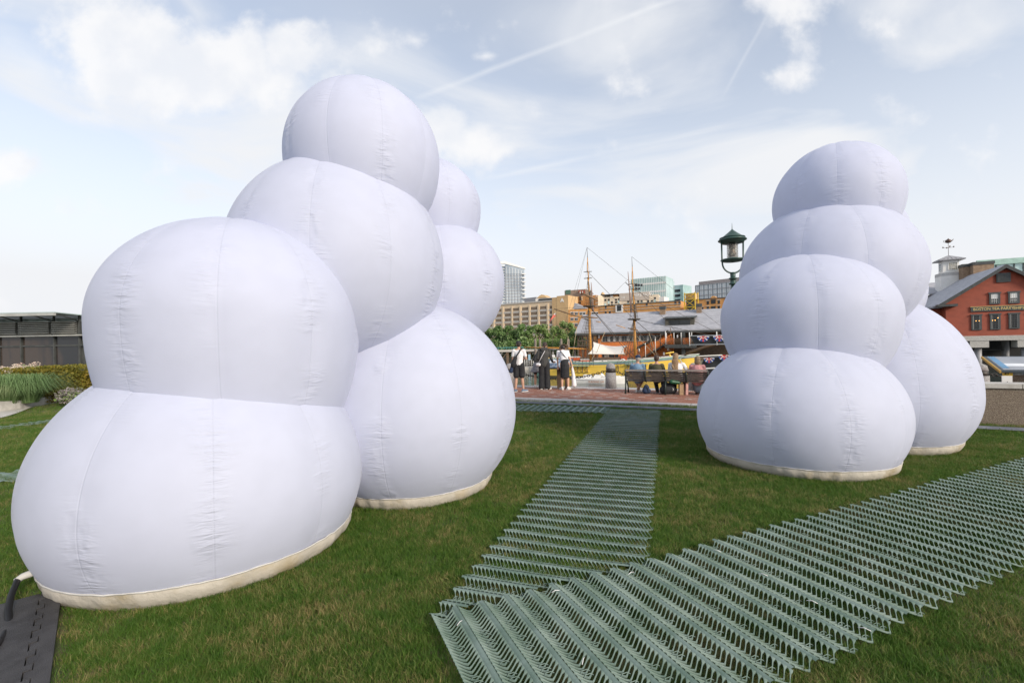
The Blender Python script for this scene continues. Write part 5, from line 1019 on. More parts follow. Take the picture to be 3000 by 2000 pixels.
sh = thing('sailing_ship', 'yellow-hulled two-masted sailing ship moored in front of the slate roofed museum', 'ship', ST + SD * (SL / 2))
def sq(x, y, z): return ST + SD * x + SN * y + Vector((0, 0, z))
def sheer(f): return 2.15 + .55 * (f - .35) ** 2 * 3.6 + .25 * max(0, .25 - f) * 4
def beam(f): return 2.5 * (1 - max(0, (f - .62) / .38) ** 2.2) * (1 - .25 * max(0, (.15 - f) / .15))
def hullband(zf0, zf1, m, name, off=0.0, n=28):
    mb = MB()
    for side in (1, -1):
        vs = []
        for i in range(n + 1):
            f = i / n; x = f * SL + (.9 * f ** 6); b = beam(f) * side
            for z in (zf0(f), zf1(f)): k = .80 + .20 * min(1, max(0, z / sheer(f))) ** .5; rake = .8 * f ** 8 * z / 2; vs.append(sq(x + rake, b * k + off * side, z))
        fs = [(2 * i, 2 * i + 2, 2 * i + 3, 2 * i + 1) for i in range(n)]; mb.raw(vs, fs if side > 0 else [f[::-1] for f in fs], m, True)
    return mb.build(name, sh)
bands = [(-.6, .25, m_hd, 'lower_hull'), (.25, 1.0, m_hy, 'hull_side'), (1.0, 1.62, m_hy, 'hull_side')]
hullband(lambda f: -.6, lambda f: .22, m_hd, 'lower_hull'); hullband(lambda f: .22, lambda f: sheer(f) - .46, m_hy, 'hull_side'); hullband(lambda f: sheer(f) - .46, lambda f: sheer(f) - .28, m_hb, 'blue_stripe', .03); hullband(lambda f: sheer(f) - .28, lambda f: sheer(f) - .10, m_hg, 'green_stripe', .03); hullband(lambda f: sheer(f) - .10, lambda f: sheer(f), m_white, 'rail', .08)
mb = MB(); b0 = beam(0) * .98; mb.quad(sq(0, -b0, -.5), sq(0, b0, -.5), sq(-.3, b0, sheer(0)), sq(-.3, -b0, sheer(0)), m_hy); mb.build('transom', sh)
mb = MB(); n = 20; mb.raw([sq(i / n * SL, beam(i / n) * .97 * s, sheer(i / n) - .75) for i in range(n + 1) for s in (-1, 1)], [(2 * i, 2 * i + 1, 2 * i + 3, 2 * i + 2) for i in range(n)], m_deck); mb.build('deck', sh)
chp = MB().box(-.05, .05, 0, .12, -.78, 0, m_wood).mesh('chainplate')
for x in [2.6 + k * .62 for k in range(6)] + [8.7 + k * .5 for k in range(3)] + [10.9 + .55 * k for k in range(5)]: f = x / SL; link('chainplate', chp, sh, sq(x, beam(f) * .97 + .02, sheer(f) - .62), (0, 0, math.atan2(SD.y, SD.x) + math.pi))
for x0, x1 in ((2.3, 6.0), (10.6, 13.4)): mb = MB(); f = (x0 + x1) / 2 / SL; mb.box(x0, x1, beam(f) + .02, beam(f) + .35, sheer(f) - .66, sheer(f) - .58, m_hg, lambda v: sq(v.x, v.y, v.z)); mb.build('channel', sh); mb = MB(); mb.box(x0, x1, beam(f) * .93, beam(f) * .93 + .1, .75, .85, m_hy, lambda v: sq(v.x, v.y, v.z)); mb.build('wale', sh)
def mastset(ub, ut, vt, Y, vplat, vcross, vtop2, n_sh=7):
    base = P(ub, 1062, Y); base.z = WATER + 1.4; top = P(ut, vt, Y + .5); plat = P(ub + (ut - ub) * .45, vplat, Y + .2); cr = P(ub + (ut - ub) * .75, vcross, Y + .35); c2 = P(ub + (ut - ub) * .8, vtop2, Y + .4)
    mb = MB(); mb.tube([base, plat], [.20, .155], m_mast, 10); mb.build('mast', sh)
    mb = MB(); mb.tube([plat + SD * .22 + up * -.3, plat + SD * .12 + up * 2.0], [.12, .10], m_rope2, 8); mb.tube([plat + SD * .2 + up * -.2, cr], [.12, .085], m_mast, 8); mb.tube([cr - up * .2 + SD * .1, c2 + up * .2, P(ut + (ub - ut) * .12, vt + 30, Y + .5)], [.08, .07, .05], m_mast, 8); mb.tube([P(ut + (ub - ut) * .12, vt + 30, Y + .5), top], [.04, .02], m_rope2, 6); mb.build('topmast', sh)
    mb = MB(); mb.lathe([(.0, -.12), (.75, -.08), (.85, 0), (.85, .06), (.0, .08)], plat, m_rope2, 16); mb.build('top_platform', sh)
    for q in (cr, c2): mb = MB(); mb.tube([q - SN * .0 - SD * .55, q + SD * .55], .05, m_rope2, 6); mb.tube([q - SN * .5, q + SN * .5], .05, m_rope2, 6); mb.build('crosstree', sh)
    x0 = (base - ST).dot(SD)
    mb = MB(); feet = {}
    for side in (1, -1):
        for k in range(n_sh): xx = x0 - 2.2 + k * .5; f = min(.98, xx / SL); ft = sq(xx, (beam(f) + .3) * side, sheer(f) - .6); feet[(side, k)] = ft; mb.tube([ft, plat + Vector((0, 0, -.1))], .022, m_rope2, 4)
        for k in range(3): e = plat + SD * (.5 * (k - 1)) + SN * .6 * side; mb.tube([e, cr + up * .1], .016, m_rope2, 4); mb.tube([cr + SD * .3 * (k - 1), P(ut + (ub - ut) * .12, vt + 32, Y + .5)], .012, m_rope2, 4)
    mb.build('shroud_lines', sh, 'stuff')
    mb = MB()
    for side in (1, -1):
        for j in range(2, 20):
            f = j / 21; pts = [feet[(side, k)].lerp(plat, f) for k in range(n_sh)]; mb.tube(pts, .014, m_rope2, 4)
        for j in range(1, 8): f = j / 9; mb.tube([(plat + SD * .5 + SN * .6 * side).lerp(cr, f), (plat - SD * .5 + SN * .6 * side).lerp(cr, f)], .012, m_rope2, 4)
    mb.build('ratlines', sh, 'stuff')
    return base, plat, cr, c2, top
M1 = mastset(1731, 1720, 725, 61.6, 897, 815, 796); M2 = mastset(1863, 1851, 752, 59.6, 935, 847, 832)
def spar(p, q, r, n='yard', m=m_spar): mb = MB(); mb.tube([p, p.lerp(q, .5), q], [r * .6, r, r * .6], m, 8); mb.build(n, sh)
spar(P(1702, 857, 61), P(1752, 880, 60), .13); spar(P(1703, 927, 61), P(1751, 931, 60), .11); spar(P(1623, 905, 63), P(1728, 938, 61.5), .10, 'gaff'); spar(P(1851, 904, 59.5), P(1868, 915, 58.5), .10); spar(P(1840, 961, 59.5), P(1869, 967, 58.5), .09)
spar(P(1536, 1017, 66), P(1727, 1022, 62), .13, 'boom', m_mast); spar(P(1985, 1046, 58), P(2140, 993, 52.5), .17, 'bowsprit', mat('bowsprit_brown', (.20, .11, .05), None, 2, .5)); spar(P(2010, 1033, 57), P(2150, 985, 52.4), .10, 'jib_boom')
mb = MB()
bs = P(2138, 994, 52.6)
for a, b, r in [(M1[4], M2[3], .011), (M1[3], M2[1], .02), (M1[1], sq(11.5, 0, 2.2), .03), (M1[1], M2[0] + up * 1.2, .022), (M2[1], P(1985, 1046, 58), .028), (M2[1], bs, .022), (M2[2], bs, .018), (M2[4], P(2150, 985, 52.4), .012), (M2[3], P(2030, 1025, 56.5), .015), (M1[2], sq(6.5, 2.2, 2.2), .014), (M1[4], sq(1.2, 2, 2.5), .010), (M1[4], sq(1.2, -2, 2.5), .010), (P(1623, 905, 63), sq(.4, .5, 2.6), .014), (M1[1], P(1623, 905, 63), .013), (M2[1], sq(12.5, 2.4, 2), .02), (M2[1] - up * 1, sq(15, 1.4, 2.4), .03)]: mb.tube([a, b], r * 1.25, m_rope2, 4)
for a, b in [(P(1772, 972, 60), P(1745, 1040, 60.5)), (P(1866, 985, 58.6), P(1922, 1042, 57.5)), (P(1901, 975, 58), P(1924, 1040, 57.4)), (P(1742, 1040, 60), P(1726, 1064, 60)), (P(1665, 985, 62), P(1655, 1056, 62)), (P(1690, 960, 61), P(1676, 1052, 61.5))]: mb.tube([a, b], .035, m_rope3, 5)
mb.build('stay_lines', sh, 'stuff')
mb = MB(); [mb.tube([P(*a), P(*b)], .05, m_mast, 6) for a, b in (((1805, 952, 60), (1832, 961, 59.6)), ((1746, 941, 61), (1760, 944, 60.6)))]; mb.build('block', sh)
# awning
aw = thing('awning', 'cream canvas awning stretched between the two masts over the ship deck', 'awning', P(1780, 1037, 60))
c4 = [P(1722, 1037, 60.5), P(1832, 1038, 58.8), P(1838, 1011, 61.2), P(1738, 1001, 63)]; n = 10; mb = MB(); vs = []
for j in range(n + 1):
    for i in range(n + 1):
        s, t = i / n, j / n; p = (c4[0] * (1 - s) + c4[1] * s) * (1 - t) + (c4[3] * (1 - s) + c4[2] * s) * t; p.z -= .35 * math.sin(math.pi * s) * t; p = p + SD * (.35 * math.sin(math.pi * t) * (1 - 2 * s)); vs.append(p)
m_can = mat('cream_canvas', (.80, .76, .70), (.76, .72, .66), 1, .8)
mb.raw(vs, [(j * (n + 1) + i, j * (n + 1) + i + 1, (j + 1) * (n + 1) + i + 1, (j + 1) * (n + 1) + i) for j in range(n) for i in range(n)], m_can, True); mb.build('canvas', aw)
mb = MB(); [mb.tube([c4[i], c4[(i + 1) % 4]], .03, m_rope3, 5) for i in (0, 1)]; mb.build('edge_rope', aw)
# deck things
m_oran = mat('orange_red_paint', (.60, .10, .02), None, 2, .5)
def dbox(name, lab, cat, u0, v0, u1, v1, Y, dep, m, par=None, cap=None, grp=None):
    a = P(u0, v1, Y); b = P(u1, v0, Y); t = thing(name, lab, cat, Vector(((a.x + b.x) / 2, Y, a.z)), grp); mb = MB(); z1 = b.z - (b.z - a.z) * .2; mb.box(a.x, b.x, Y - dep / 2, Y + dep / 2, a.z, z1, m); mb.build('body', t); mb = MB(); mb.box(a.x - .06, b.x + .06, Y - dep / 2 - .06, Y + dep / 2 + .06, z1 + .002, b.z, cap or m_white); mb.build('lid', t)
dbox('deck_house', 'red deck house with white curved roof left of the near mast', 'deck house', 1669, 1044, 1697, 1056, 61.5, 1.6, m_oran); dbox('deck_hatch', 'low red hatch with white rim between deck house and mast', 'hatch', 1700, 1052, 1724, 1059, 60.6, 1.4, m_oran)
for i, u in enumerate((1745, 1756, 1773)): dbox('deck_box', ['leftmost', 'middle', 'rightmost'][i] + ' of three small white boxes on the ship deck below the awning', 'box', u - 4, 1056, u + 4, 1064, 59.6, .4, m_white, grp='white boxes on the ship deck')
dbox('deck_barrier', 'bright red barrier on deck right of the awning', 'barrier', 1818, 1042, 1836, 1062, 59.8, .5, m_oran, cap=m_oran)
lb = thing('lifebuoy', 'white ring lifebuoy hung on the rail beside the man in the blue cap', 'lifebuoy', P(1825, 1060, 58.6)); c = P(1825, 1060, 58.6); mb = MB(); mb.tube([c + Vector((.33 * math.cos(x), 0, .33 * math.sin(x))) for x in [2 * math.pi * k / 16 for k in range(17)]], .10, m_white, 8, False); mb.build('ring', lb)
sb = thing('deck_sign', 'small white paper notice under the awning', 'notice', P(1777, 1042, 62)); a = P(1771, 1046, 61.5); b = P(1784, 1039, 61.5); mb = MB(); mb.box(a.x, b.x, 61.5, 61.56, a.z, b.z, m_white); mb.build('board', sb)
# figurehead / anchor gear at the bow
mb = MB(); c = P(1962, 1058, 57.6); mb.tube([c + Vector((0, 0, .9)), c + Vector((.2, 0, .3)), c, c + Vector((-.1, 0, -.6))], [.1, .2, .22, .08], m_hy, 8); mb.tube([c + Vector((-.6, -.3, 1.0)), c + Vector((.6, .2, 1.15))], .08, m_hy, 6); mb.build('bow_carving', sh)
mb = MB(); c = P(1948, 1052, 57.6); mb.tube([c, c - up * 1.4], .08, m_spar, 6); mb.build('cathead', sh)
# red ensign
fl = thing('ensign', 'red ensign with white and blue canton hanging from the gaff end', 'flag', P(1622, 930, 63)); mb = MB(); a = P(1631, 912, 63)
m_er = mat('ensign_red', (.62, .12, .09), None, 2, .7); vs = []
for j in range(6):
    for i in range(7): s, t = i / 6, j / 5; p = P(1629 - s * 16 - t * 4 * s, 917 + s * 14 + t * 11 - 3 * math.sin(s * 5), 63 + .15 * math.sin(6 * s + t)); vs.append(p)
mb.raw(vs, [(j * 7 + i, j * 7 + i + 1, (j + 1) * 7 + i + 1, (j + 1) * 7 + i) for j in range(5) for i in range(6) if not (j < 2 and i < 2)], m_er, True); mb.raw(vs, [(j * 7 + i, j * 7 + i + 1, (j + 1) * 7 + i + 1, (j + 1) * 7 + i) for j in range(2) for i in range(2)], m_white, True); mb.build('cloth', fl)
mb = MB(); mb.tube([P(1632, 908, 63), P(1620, 948, 63), P(1612, 975, 63.3)], .02, m_rope3, 4); mb.build('halyard', fl)
# second ship's masts behind the museum
def lonemast(lab, u0, v0, u1, v1, Y): t = thing('distant_mast', lab, 'mast', P(u1, v1, Y), 'masts of the ship beyond the museum'); mb = MB(); mb.tube([P(u1, v1, Y), P((u0 + u1) / 2, (v0 + v1) / 2, Y), P(u0, v0, Y)], [.2, .14, .05], mat('faded_mast', (.30, .20, .16), None, 2, .7), 8); mb.build('spar', t); mb = MB(); c = P(u0 + (u1 - u0) * .35, v0 + (v1 - v0) * .35, Y); mb.tube([c - Vector((.7, 0, -.7)), c + Vector((.3, 0, -.3))], .07, m_rope2, 6); mb.tube([P(u0, v0 + 22, Y), P(u0 - 60, v0 + 82, Y)], .02, m_rope2, 4); mb.build('rigging', t)
lonemast('thin faded mast rising just right of the near mast', 1732, 827, 1738, 912, 88); lonemast('taller faded mast leaning just left of the second mast', 1840, 796, 1850, 915, 88)
# white motor boat
wb_ = thing('motor_boat', 'small white motor boat lettered on its side in front of the yellow ship', 'boat', Vector((0, 0, 0))); A0 = P(1690, 1119, 52); A1 = P(1838, 1119, 50); A0.z = A1.z = WATER; bd = (A1 - A0); bL = bd.length; bd.normalize(); bn = Vector((bd.y, -bd.x, 0)); wb_.location = A0 + bd * bL / 2
bq = lambda x, y, z: A0 + bd * x + bn * y + up * z
mb = MB(); n = 14
for side in (1, -1):
    vs = []
    for i in range(n + 1):
        f = i / n; bb_ = .95 * (1 - max(0, (f - .55) / .45) ** 2)
        for z, k in ((-.2, .7), (.1, .86), (.55, 1.0), (.62, .97)): vs.append(bq(f * bL + (.5 * f ** 4 * z), bb_ * k * side, z + (.25 * f ** 2 if z > .4 else 0)))
    fs = [(4 * i + j, 4 * i + 4 + j, 4 * i + 5 + j, 4 * i + 1 + j) for i in range(n) for j in range(3)]; mb.raw(vs, fs if side > 0 else [f[::-1] for f in fs], m_white, True)
mb.quad(bq(0, -.7, -.2), bq(0, .7, -.2), bq(0, .95, .6), bq(0, -.95, .6), m_white); mb.raw([bq(i / n * bL, .93 * (1 - max(0, (i / n - .55) / .45) ** 2) * s, .56 + .25 * (i / n) ** 2) for i in range(n + 1) for s in (-1, 1)], [(2 * i, 2 * i + 1, 2 * i + 3, 2 * i + 2) for i in range(n)], m_white); hull_ = mb.build('hull', wb_)
mb = MB(); mb.tube([bq(.0, .92, .42), bq(bL * .5, .97, .42), bq(bL * .75, .72, .5)], .02, m_grey, 4); mb.build('rub_rail', wb_)
mb = MB(); mb.tube([bq(-.4, 0, .9), bq(-.35, 0, .45), bq(-.25, 0, -.1)], [.2, .3, .12], m_white, 10); mb.build('outboard_motor', wb_)
mb = MB(); mb.box(bL * .36, bL * .5, -.4, .4, .5, .95, m_white, lambda v: bq(v.x, v.y, v.z)); mb.prism([bq(bL * .5, -.4, .8), bq(bL * .5, -.4, 1.15), bq(bL * .56, -.4, .8)], bn * .8, m_white); mb.build('console', wb_)
mb = MB(); mb.box(bL * .15, bL * .3, -.5, .5, .6, .95, m_white, lambda v: bq(v.x, v.y, v.z)); mb.build('seat', wb_); mb = MB(); mb.box(bL * .7, bL * .86, -.4, .4, .6, .85, m_white, lambda v: bq(v.x, v.y, v.z)); mb.build('locker', wb_)
text('name_lettering', 'SLACKING OFF', .30, mat('red_brown_letters', (.45, .18, .10), None, 3, .5), wb_, bq(bL * .27, .955, .13), (R(84), 0, math.atan2(bd.y, bd.x)), .004, sx=.85)
# black ship with buntings on the right
bkm = mat('black_tarred_hull', (.016, .018, .020), (.03, .033, .036), 1.5, .5); m_ub = mat('bunting_blue', (.08, .14, .42), None, 3, .7); m_ur = mat('bunting_red', (.65, .06, .05), None, 3, .7)
KS = P(2018, 1100, 50.5); KS.z = WATER; kd = E_.copy(); kn = Vector((kd.y, -kd.x, 0)); kq = lambda x, y, z: KS + kd * x + kn * y + up * z
bs_ = thing('black_ship', 'black-hulled ship hung with union bunting beyond the bench, cut off by the right sculpture', 'ship', KS + kd * 5)
def zof(v): return P(2060, v, 49.5).z - WATER
mb = MB(); mb.prism([kq(.3, 0, -.5), kq(14, 0, -.5), kq(14, 0, zof(1041) + .9), kq(1.6, 0, zof(1050))], -kn * 5, bkm); mb.build('hull', bs_)
mb = MB(); mb.prism([kq(.6, .02, zof(1083)), kq(14, .02, zof(1062)), kq(14, .02, zof(1062) + .14), kq(.6, .02, zof(1083) + .14)], kn * .06, m_white); mb.build('white_stripe', bs_)
mb = MB(); mb.prism([kq(.7, .0, zof(1009)), kq(14, 0, zof(1009)), kq(14, 0, zof(984)), kq(.2, 0, zof(984))], -kn * .2, bkm); mb.build('canvas_screen', bs_)
for v in (983, 1009): mb = MB(); mb.tube([kq(.1, .1, zof(v)), kq(14, .1, zof(v))], .05, m_white, 6); mb.build('rail', bs_)
for x in (.15, 2.9, 5.6, 8.3): mb = MB(); mb.tube([kq(x, .12, zof(1012)), kq(x, .12, zof(972))], .05, m_white, 6); mb.build('stanchion', bs_)
mb = MB(); mb.tube([kq(-.7, .3, zof(1060)), kq(-.9, .3, zof(1050)), kq(-.6, .3, zof(1045)), kq(3.4, .3, zof(1040))], .05, m_white, 6); mb.tube([kq(-.7, .3, zof(1060)), kq(-.1, .3, zof(1085))], .05, m_white, 6); mb.build('gangway_rail', bs_)
def bunting(cx, zc, r, lab):
    c = kq(cx, .18, zc); t = thing('bunting', lab, 'bunting', c - up * r, 'union bunting on the black ship'); rings = [(0, .28, m_ur), (.30, .55, m_white), (.55, 1.0, m_ub)]
    n = 24
    for r0, r1, m, nm in ((0.03, .30, m_ur, 'inner_fan'), (.30, .42, m_white, 'white_ring'), (.42, .62, m_ur, 'red_ring'), (.62, 1.0, m_ub, 'outer_fan')):
        mb = MB(); vs = []
        for i in range(n + 1):
            a = math.pi + math.pi * i / n
            for q in (r0, r1): vs.append(c + kd * (math.cos(a) * q * r) + up * (math.sin(a) * q * r) + kn * (.04 * math.sin(i * 1.6) * q))
        mb.raw(vs, [(2 * i, 2 * i + 1, 2 * i + 3, 2 * i + 2) for i in range(n)], m, True); mb.build(nm, t)
    for a in (-.5, -.25, .25, .5, 0):
        an = -math.pi / 2 + a * math.pi * .9; dd = kd * math.cos(an) + up * math.sin(an); s = kd * -math.sin(an) + up * math.cos(an); w0 = .09 if a == 0 else .06; mm = m_ur if a == 0 else m_white
        mb = MB(); mb.raw([c + dd * (.32 * r) - s * w0 * r * .6 + kn * .07, c + dd * (.32 * r) + s * w0 * r * .6 + kn * .07, c + dd * r * .99 + s * w0 * r * 1.5 + kn * .07, c + dd * r * .99 - s * w0 * r * 1.5 + kn * .07], [(0, 1, 2, 3)], mm); mb.build('ray', t)
k0 = (2052 - 2018) / 1333 * 50 * 1.12; bunting(1.55, zof(984), .62, 'left union bunting fan on the upper rail of the black ship'); bunting(3.15, zof(984), .62, 'union bunting fan on the upper rail nearer the right sculpture'); bunting(4.8, zof(984), .62, 'union bunting fan hidden behind the right sculpture'); bunting(2.1, zof(1048), .55, 'union bunting draped low on the black hull above the woman in pink')
bunting(3.6, zof(1040), .6, 'crumpled union bunting at the top of the black hull against the right sculpture')
# floating dock and mooring piles left
m_pile = mat('weathered_pile', (.26, .22, .19), (.17, .14, .12), 2, .9)
for i, (u, v0, Y) in enumerate([(1569, 993, 78), (1583, 993, 80), (1645, 992, 82), (1666, 992, 82)]):
    p = P(u, 1040, Y); p.z = -4; t = P(u, v0, Y).z; r = 3.6 / F * Y; mb = MB(); mb.lathe([(r, 0), (r * .96, t + 4 - .2), (r * .6, t + 4)], p, m_pile, 12); o = mb.build('mooring_pile'); tag(o, ['thick weathered mooring pile left of the ponytailed woman, outer of its pair', 'mooring pile just behind the ponytailed woman', 'mooring pile above the hat of the leaning woman', 'mooring pile standing nearest the slate-roofed museum'][i], 'mooring pile', 'mooring piles by the far pier')
fb_ = FD(P(1460, 1030, 94), Vector((1, -.03, 0)))
pr = thing('pier', 'long low pier with turquoise railing and timber trestles below the trees', 'pier', fb_.w(8, WATER)); s1 = fb_.at(1590, 1030)[0]
mb = MB(); zz = fb_.at(1500, 1024)[1]; fb_.box(mb, -6, s1, zz - .45, zz, -3, 0, m_conc); mb.build('deck', pr)
mb = MB(); m_tq = mat('turquoise_paint', (.12, .42, .46), None, 2, .5)
for k in range(30): mb.tube([fb_.w(-6 + k * .55, zz, -.1), fb_.w(-6 + k * .55, zz + .45, -.1)], .03, m_tq, 4)
mb.tube([fb_.w(-6, zz + .45, -.1), fb_.w(s1, zz + .45, -.1)], .05, m_tq, 5); mb.build('railing', pr)
for k in range(7): mb = MB(); t = -5 + k * 2.3; fb_.box(mb, t - .25, t + .25, -3.4, zz - .46, -2.5, -.3, m_wood); mb.tube([fb_.w(t, WATER + .3, 0), fb_.w(t + 2.2, zz - .6, 0)], .07, m_wood, 5); mb.build('trestle', pr)
# second pier roof shapes, white boat and dock behind the women
fc_ = FD(P(1590, 1030, 84), Vector((1, -.08, 0))); sh2 = thing('dock_shelter', 'grey-roofed floating dock shelter between the mooring piles and the museum', 'shelter', fc_.w(3, WATER)); mb = MB(); a = fc_.at(1600, 1018); b = fc_.at(1690, 1024); fc_.box(mb, a[0], b[0], b[1] + .1, a[1], -3, 0, m_slate); mb.build('roof', sh2)
for k in range(6): mb = MB(); t = a[0] + .3 + k * (b[0] - a[0] - .6) / 5; fc_.box(mb, t - .15, t + .15, WATER, b[1] + .1, -1, -.7, m_conc if k % 2 else m_wood); mb.build('post', sh2)
mb = MB(); fc_.box(mb, a[0] - 1, b[0] + .5, WATER + .25, WATER + .6, -4, .5, m_wood); mb.build('float', sh2)
fd_ = FD(P(1535, 1090, 82), Vector((1, .0, 0))); dk = thing('floating_dock', 'pale floating dock with white railings and a blue sign right of the capped man', 'dock', fd_.w(1, WATER)); mb = MB(); a = fd_.at(1536, 1075); b = fd_.at(1562, 1082); fd_.box(mb, a[0], b[0] + .3, WATER - .1, a[1], -3, 0, m_conc); mb.build('float', dk)
for k in range(5): mb = MB(); t = a[0] + .1 + k * (b[0] - a[0]) / 4; mb.tube([fd_.w(t, a[1], -.1), fd_.w(t, a[1] + 1.3, -.1)], .05, m_white, 6); mb.build('post', dk)
for z in (.5, .9, 1.3): mb = MB(); mb.tube([fd_.w(a[0], a[1] + z, -.1), fd_.w(b[0] + .1, a[1] + z, -.1)], .025, m_white, 5); mb.build('rail', dk)
mb = MB(); fd_.pbox(mb, 1548, 1038, 1555, 1055, -1, -.9, mat('sky_blue_board', (.35, .55, .70), None, 2, .4)); mb.build('sign_board', dk); mb = MB(); fd_.pbox(mb, 1550.5, 1055, 1552, 1074, -1, -.9, m_wood); mb.build('sign_post', dk)
gb_ = thing('tour_boat', 'white and pale green boat with red fenders moored behind the women', 'boat', P(1600, 1075, 72)); A0 = P(1562, 1062, 72); A1 = P(1664, 1062, 70); mb = MB(); z = WATER; n = 10
for side in (1, -1):
    vs = []
    for i in range(n + 1):
        f = i / n; p = A0.lerp(A1, f); w = 1.5 * (1 - (2 * f - 1) ** 6) * side
        for zz, k in ((WATER - .2, .7), (WATER + 1.0, .95), (WATER + 1.55, 1.0)): vs.append(Vector((p.x, p.y - w * k, zz)))
    fs = [(3 * i + j, 3 * i + 3 + j, 3 * i + 4 + j, 3 * i + 1 + j) for i in range(n) for j in range(2)]; mb.raw(vs, fs if side > 0 else [f[::-1] for f in fs], m_hg, True)
mb.build('hull', gb_); mb = MB(); a = P(1566, 1048, 71); b = P(1655, 1042, 70); mb.box(a.x, b.x, 70, 72, a.z - .3, a.z - .02, m_white); mb.build('gunwale', gb_); mb = MB(); a = P(1572, 1046, 70.5); b = P(1626, 1040, 70.5); mb.box(a.x, b.x, 70.4, 71.8, a.z, b.z, m_white); mb.build('cabin_roof', gb_)
for u in (1566, 1580, 1600): p = P(u, 1052, 69.8); mb = MB(); mb.lathe([(.02, -.3), (.16, -.2), (.16, .2), (.02, .3)], p, m_oran, 8); mb.build('fender', gb_)
# ------------------------------------------------------------------ people
m_skin = mat('light_skin', (.56, .34, .24), (.50, .29, .20), 8, .55); m_skin2 = mat('warm_skin', (.50, .29, .20), (.44, .25, .17), 8, .55)
m_hairb = mat('black_hair', (.018, .014, .012), (.035, .025, .02), 40, .5, .5, 90, stretch=(1, 1, .2)); m_hairbr = mat('brown_hair', (.03, .018, .012), (.05, .028, .018), 40, .5, .5, 90, stretch=(1, 1, .2)); m_hairl = mat('long_fair_brown_hair', (.19, .11, .055), (.32, .21, .11), 22, .5, .5, 90, stretch=(3, 3, .3)); m_haird = mat('dark_blond_hair', (.16, .11, .065), (.25, .18, .11), 22, .5, .5, 90, stretch=(3, 3, .3))
m_tw = mat('white_cotton', (.78, .77, .79), (.70, .69, .72), 5, .85, .6, 14); m_ch = mat('charcoal_cotton', (.045, .045, .045), (.065, .065, .063), 6, .9, .6, 16); m_bk = mat('black_cloth', (.014, .015, .019), (.022, .023, .027), 6, .85, .5, 16); m_gs = mat('grey_skirt', (.24, .24, .26), (.18, .18, .20), 9, .85, .5, 20)
m_bl = mat('dusty_blue_shirt', (.16, .26, .38), (.13, .22, .33), 5, .85, .6, 14); m_ol = mat('olive_shirt', (.085, .08, .04), (.06, .058, .03), 5, .85, .6, 14); m_pk = mat('pink_shirt', (.52, .25, .26), (.45, .21, .22), 5, .85, .6, 14); m_nv = mat('navy_cloth', (.015, .03, .075), (.02, .04, .09), 6, .8, .4, 20); m_lb = mat('pale_denim', (.34, .44, .52), (.28, .38, .46), 7, .85, .5, 20)
m_sh = mat('shoe_white', (.70, .69, .68), None, 9, .6); m_shb = mat('shoe_blue', (.13, .19, .28), None, 9, .6); m_shk = mat('shoe_black', (.03, .03, .03), None, 9, .6); m_tanl = mat('straw', (.60, .45, .28), None, 30, .8, .5, 60); m_eye = mat('eye', (.03, .02, .02), None, 3, .2)
def remesh(name, blobs, m, voxel, dec, T, par):
    bm = bmesh.new()
    for c, r in blobs:
        r = (r, r, r) if not isinstance(r, tuple) else r
        g = bmesh.ops.create_icosphere(bm, subdivisions=2 if max(r) > .02 else 1, radius=1.0)
        bmesh.ops.transform(bm, matrix=Matrix.Translation(c) @ Matrix.Diagonal((*r, 1)), verts=g['verts'])
    me = bpy.data.meshes.new(name); bm.to_mesh(me); bm.free(); o = bpy.data.objects.new(name, me); COL.objects.link(o)
    a = o.modifiers.new('r', 'REMESH'); a.mode = 'VOXEL'; a.voxel_size = voxel; s = o.modifiers.new('s', 'SMOOTH'); s.iterations = 3; s.factor = .5; d = o.modifiers.new('d', 'DECIMATE'); d.ratio = dec
    ev = o.evaluated_get(bpy.context.evaluated_depsgraph_get()); me2 = bpy.data.meshes.new_from_object(ev); bpy.data.objects.remove(o)
    me2.transform(T); me2.name = name; me2.materials.clear(); me2.materials.append(m); me2.polygons.foreach_set('use_smooth', [True] * len(me2.polygons))
    off = wloc(par); me2.transform(Matrix.Translation(-off)); ob = bpy.data.objects.new(name, me2); COL.objects.link(ob); ob.parent = par; return ob
def seg(p, q, r0, r1, n=None, fl=None):
    p, q = Vector(p), Vector(q); L = (q - p).length; n = n or max(2, int(L / (min(r0, r1) * .45)) + 1); out = []
    for i in range(n + 1):
        f = i / n; r = r0 + (r1 - r0) * f; out.append((p.lerp(q, f), (r, r * fl, r) if fl else r))
    return out
def disc(p, q, r0, r1, n, fl=.85, zr=.035):
    p, q = Vector(p), Vector(q); return [(p.lerp(q, i / n), (r0 + (r1 - r0) * i / n, (r0 + (r1 - r0) * i / n) * fl, zr)) for i in range(n + 1)]
def hand(w, d, side, curl=.4):   # wrist, pointing direction, thumb side
    w, d = Vector(w), Vector(d).normalized(); s = d.cross(Vector((0, 1, 0))); s = s.normalized() if s.length > .2 else Vector((1, 0, 0)); n = d.cross(s)
    b = seg(w, w + d * .075, .024, .028)
    for k, l in enumerate((.058, .068, .063, .048)):
        r = w + d * .078 + s * ((k - 1.5) * .019); m1 = r + d * l * .55 + n * .008; b += seg(r, m1, .0095, .009) + seg(m1, m1 + (d * (1 - curl) + n * curl) * l * .55, .009, .008)
    r = w + d * .03 + s * (.026 * side); b += seg(r, r + (d * .7 + s * .7 * side) * .05, .011, .0095) + seg(r + (d * .7 + s * .7 * side) * .05, r + (d * .7 + s * .7 * side) * .05 + d * .028, .0095, .008)
    return b
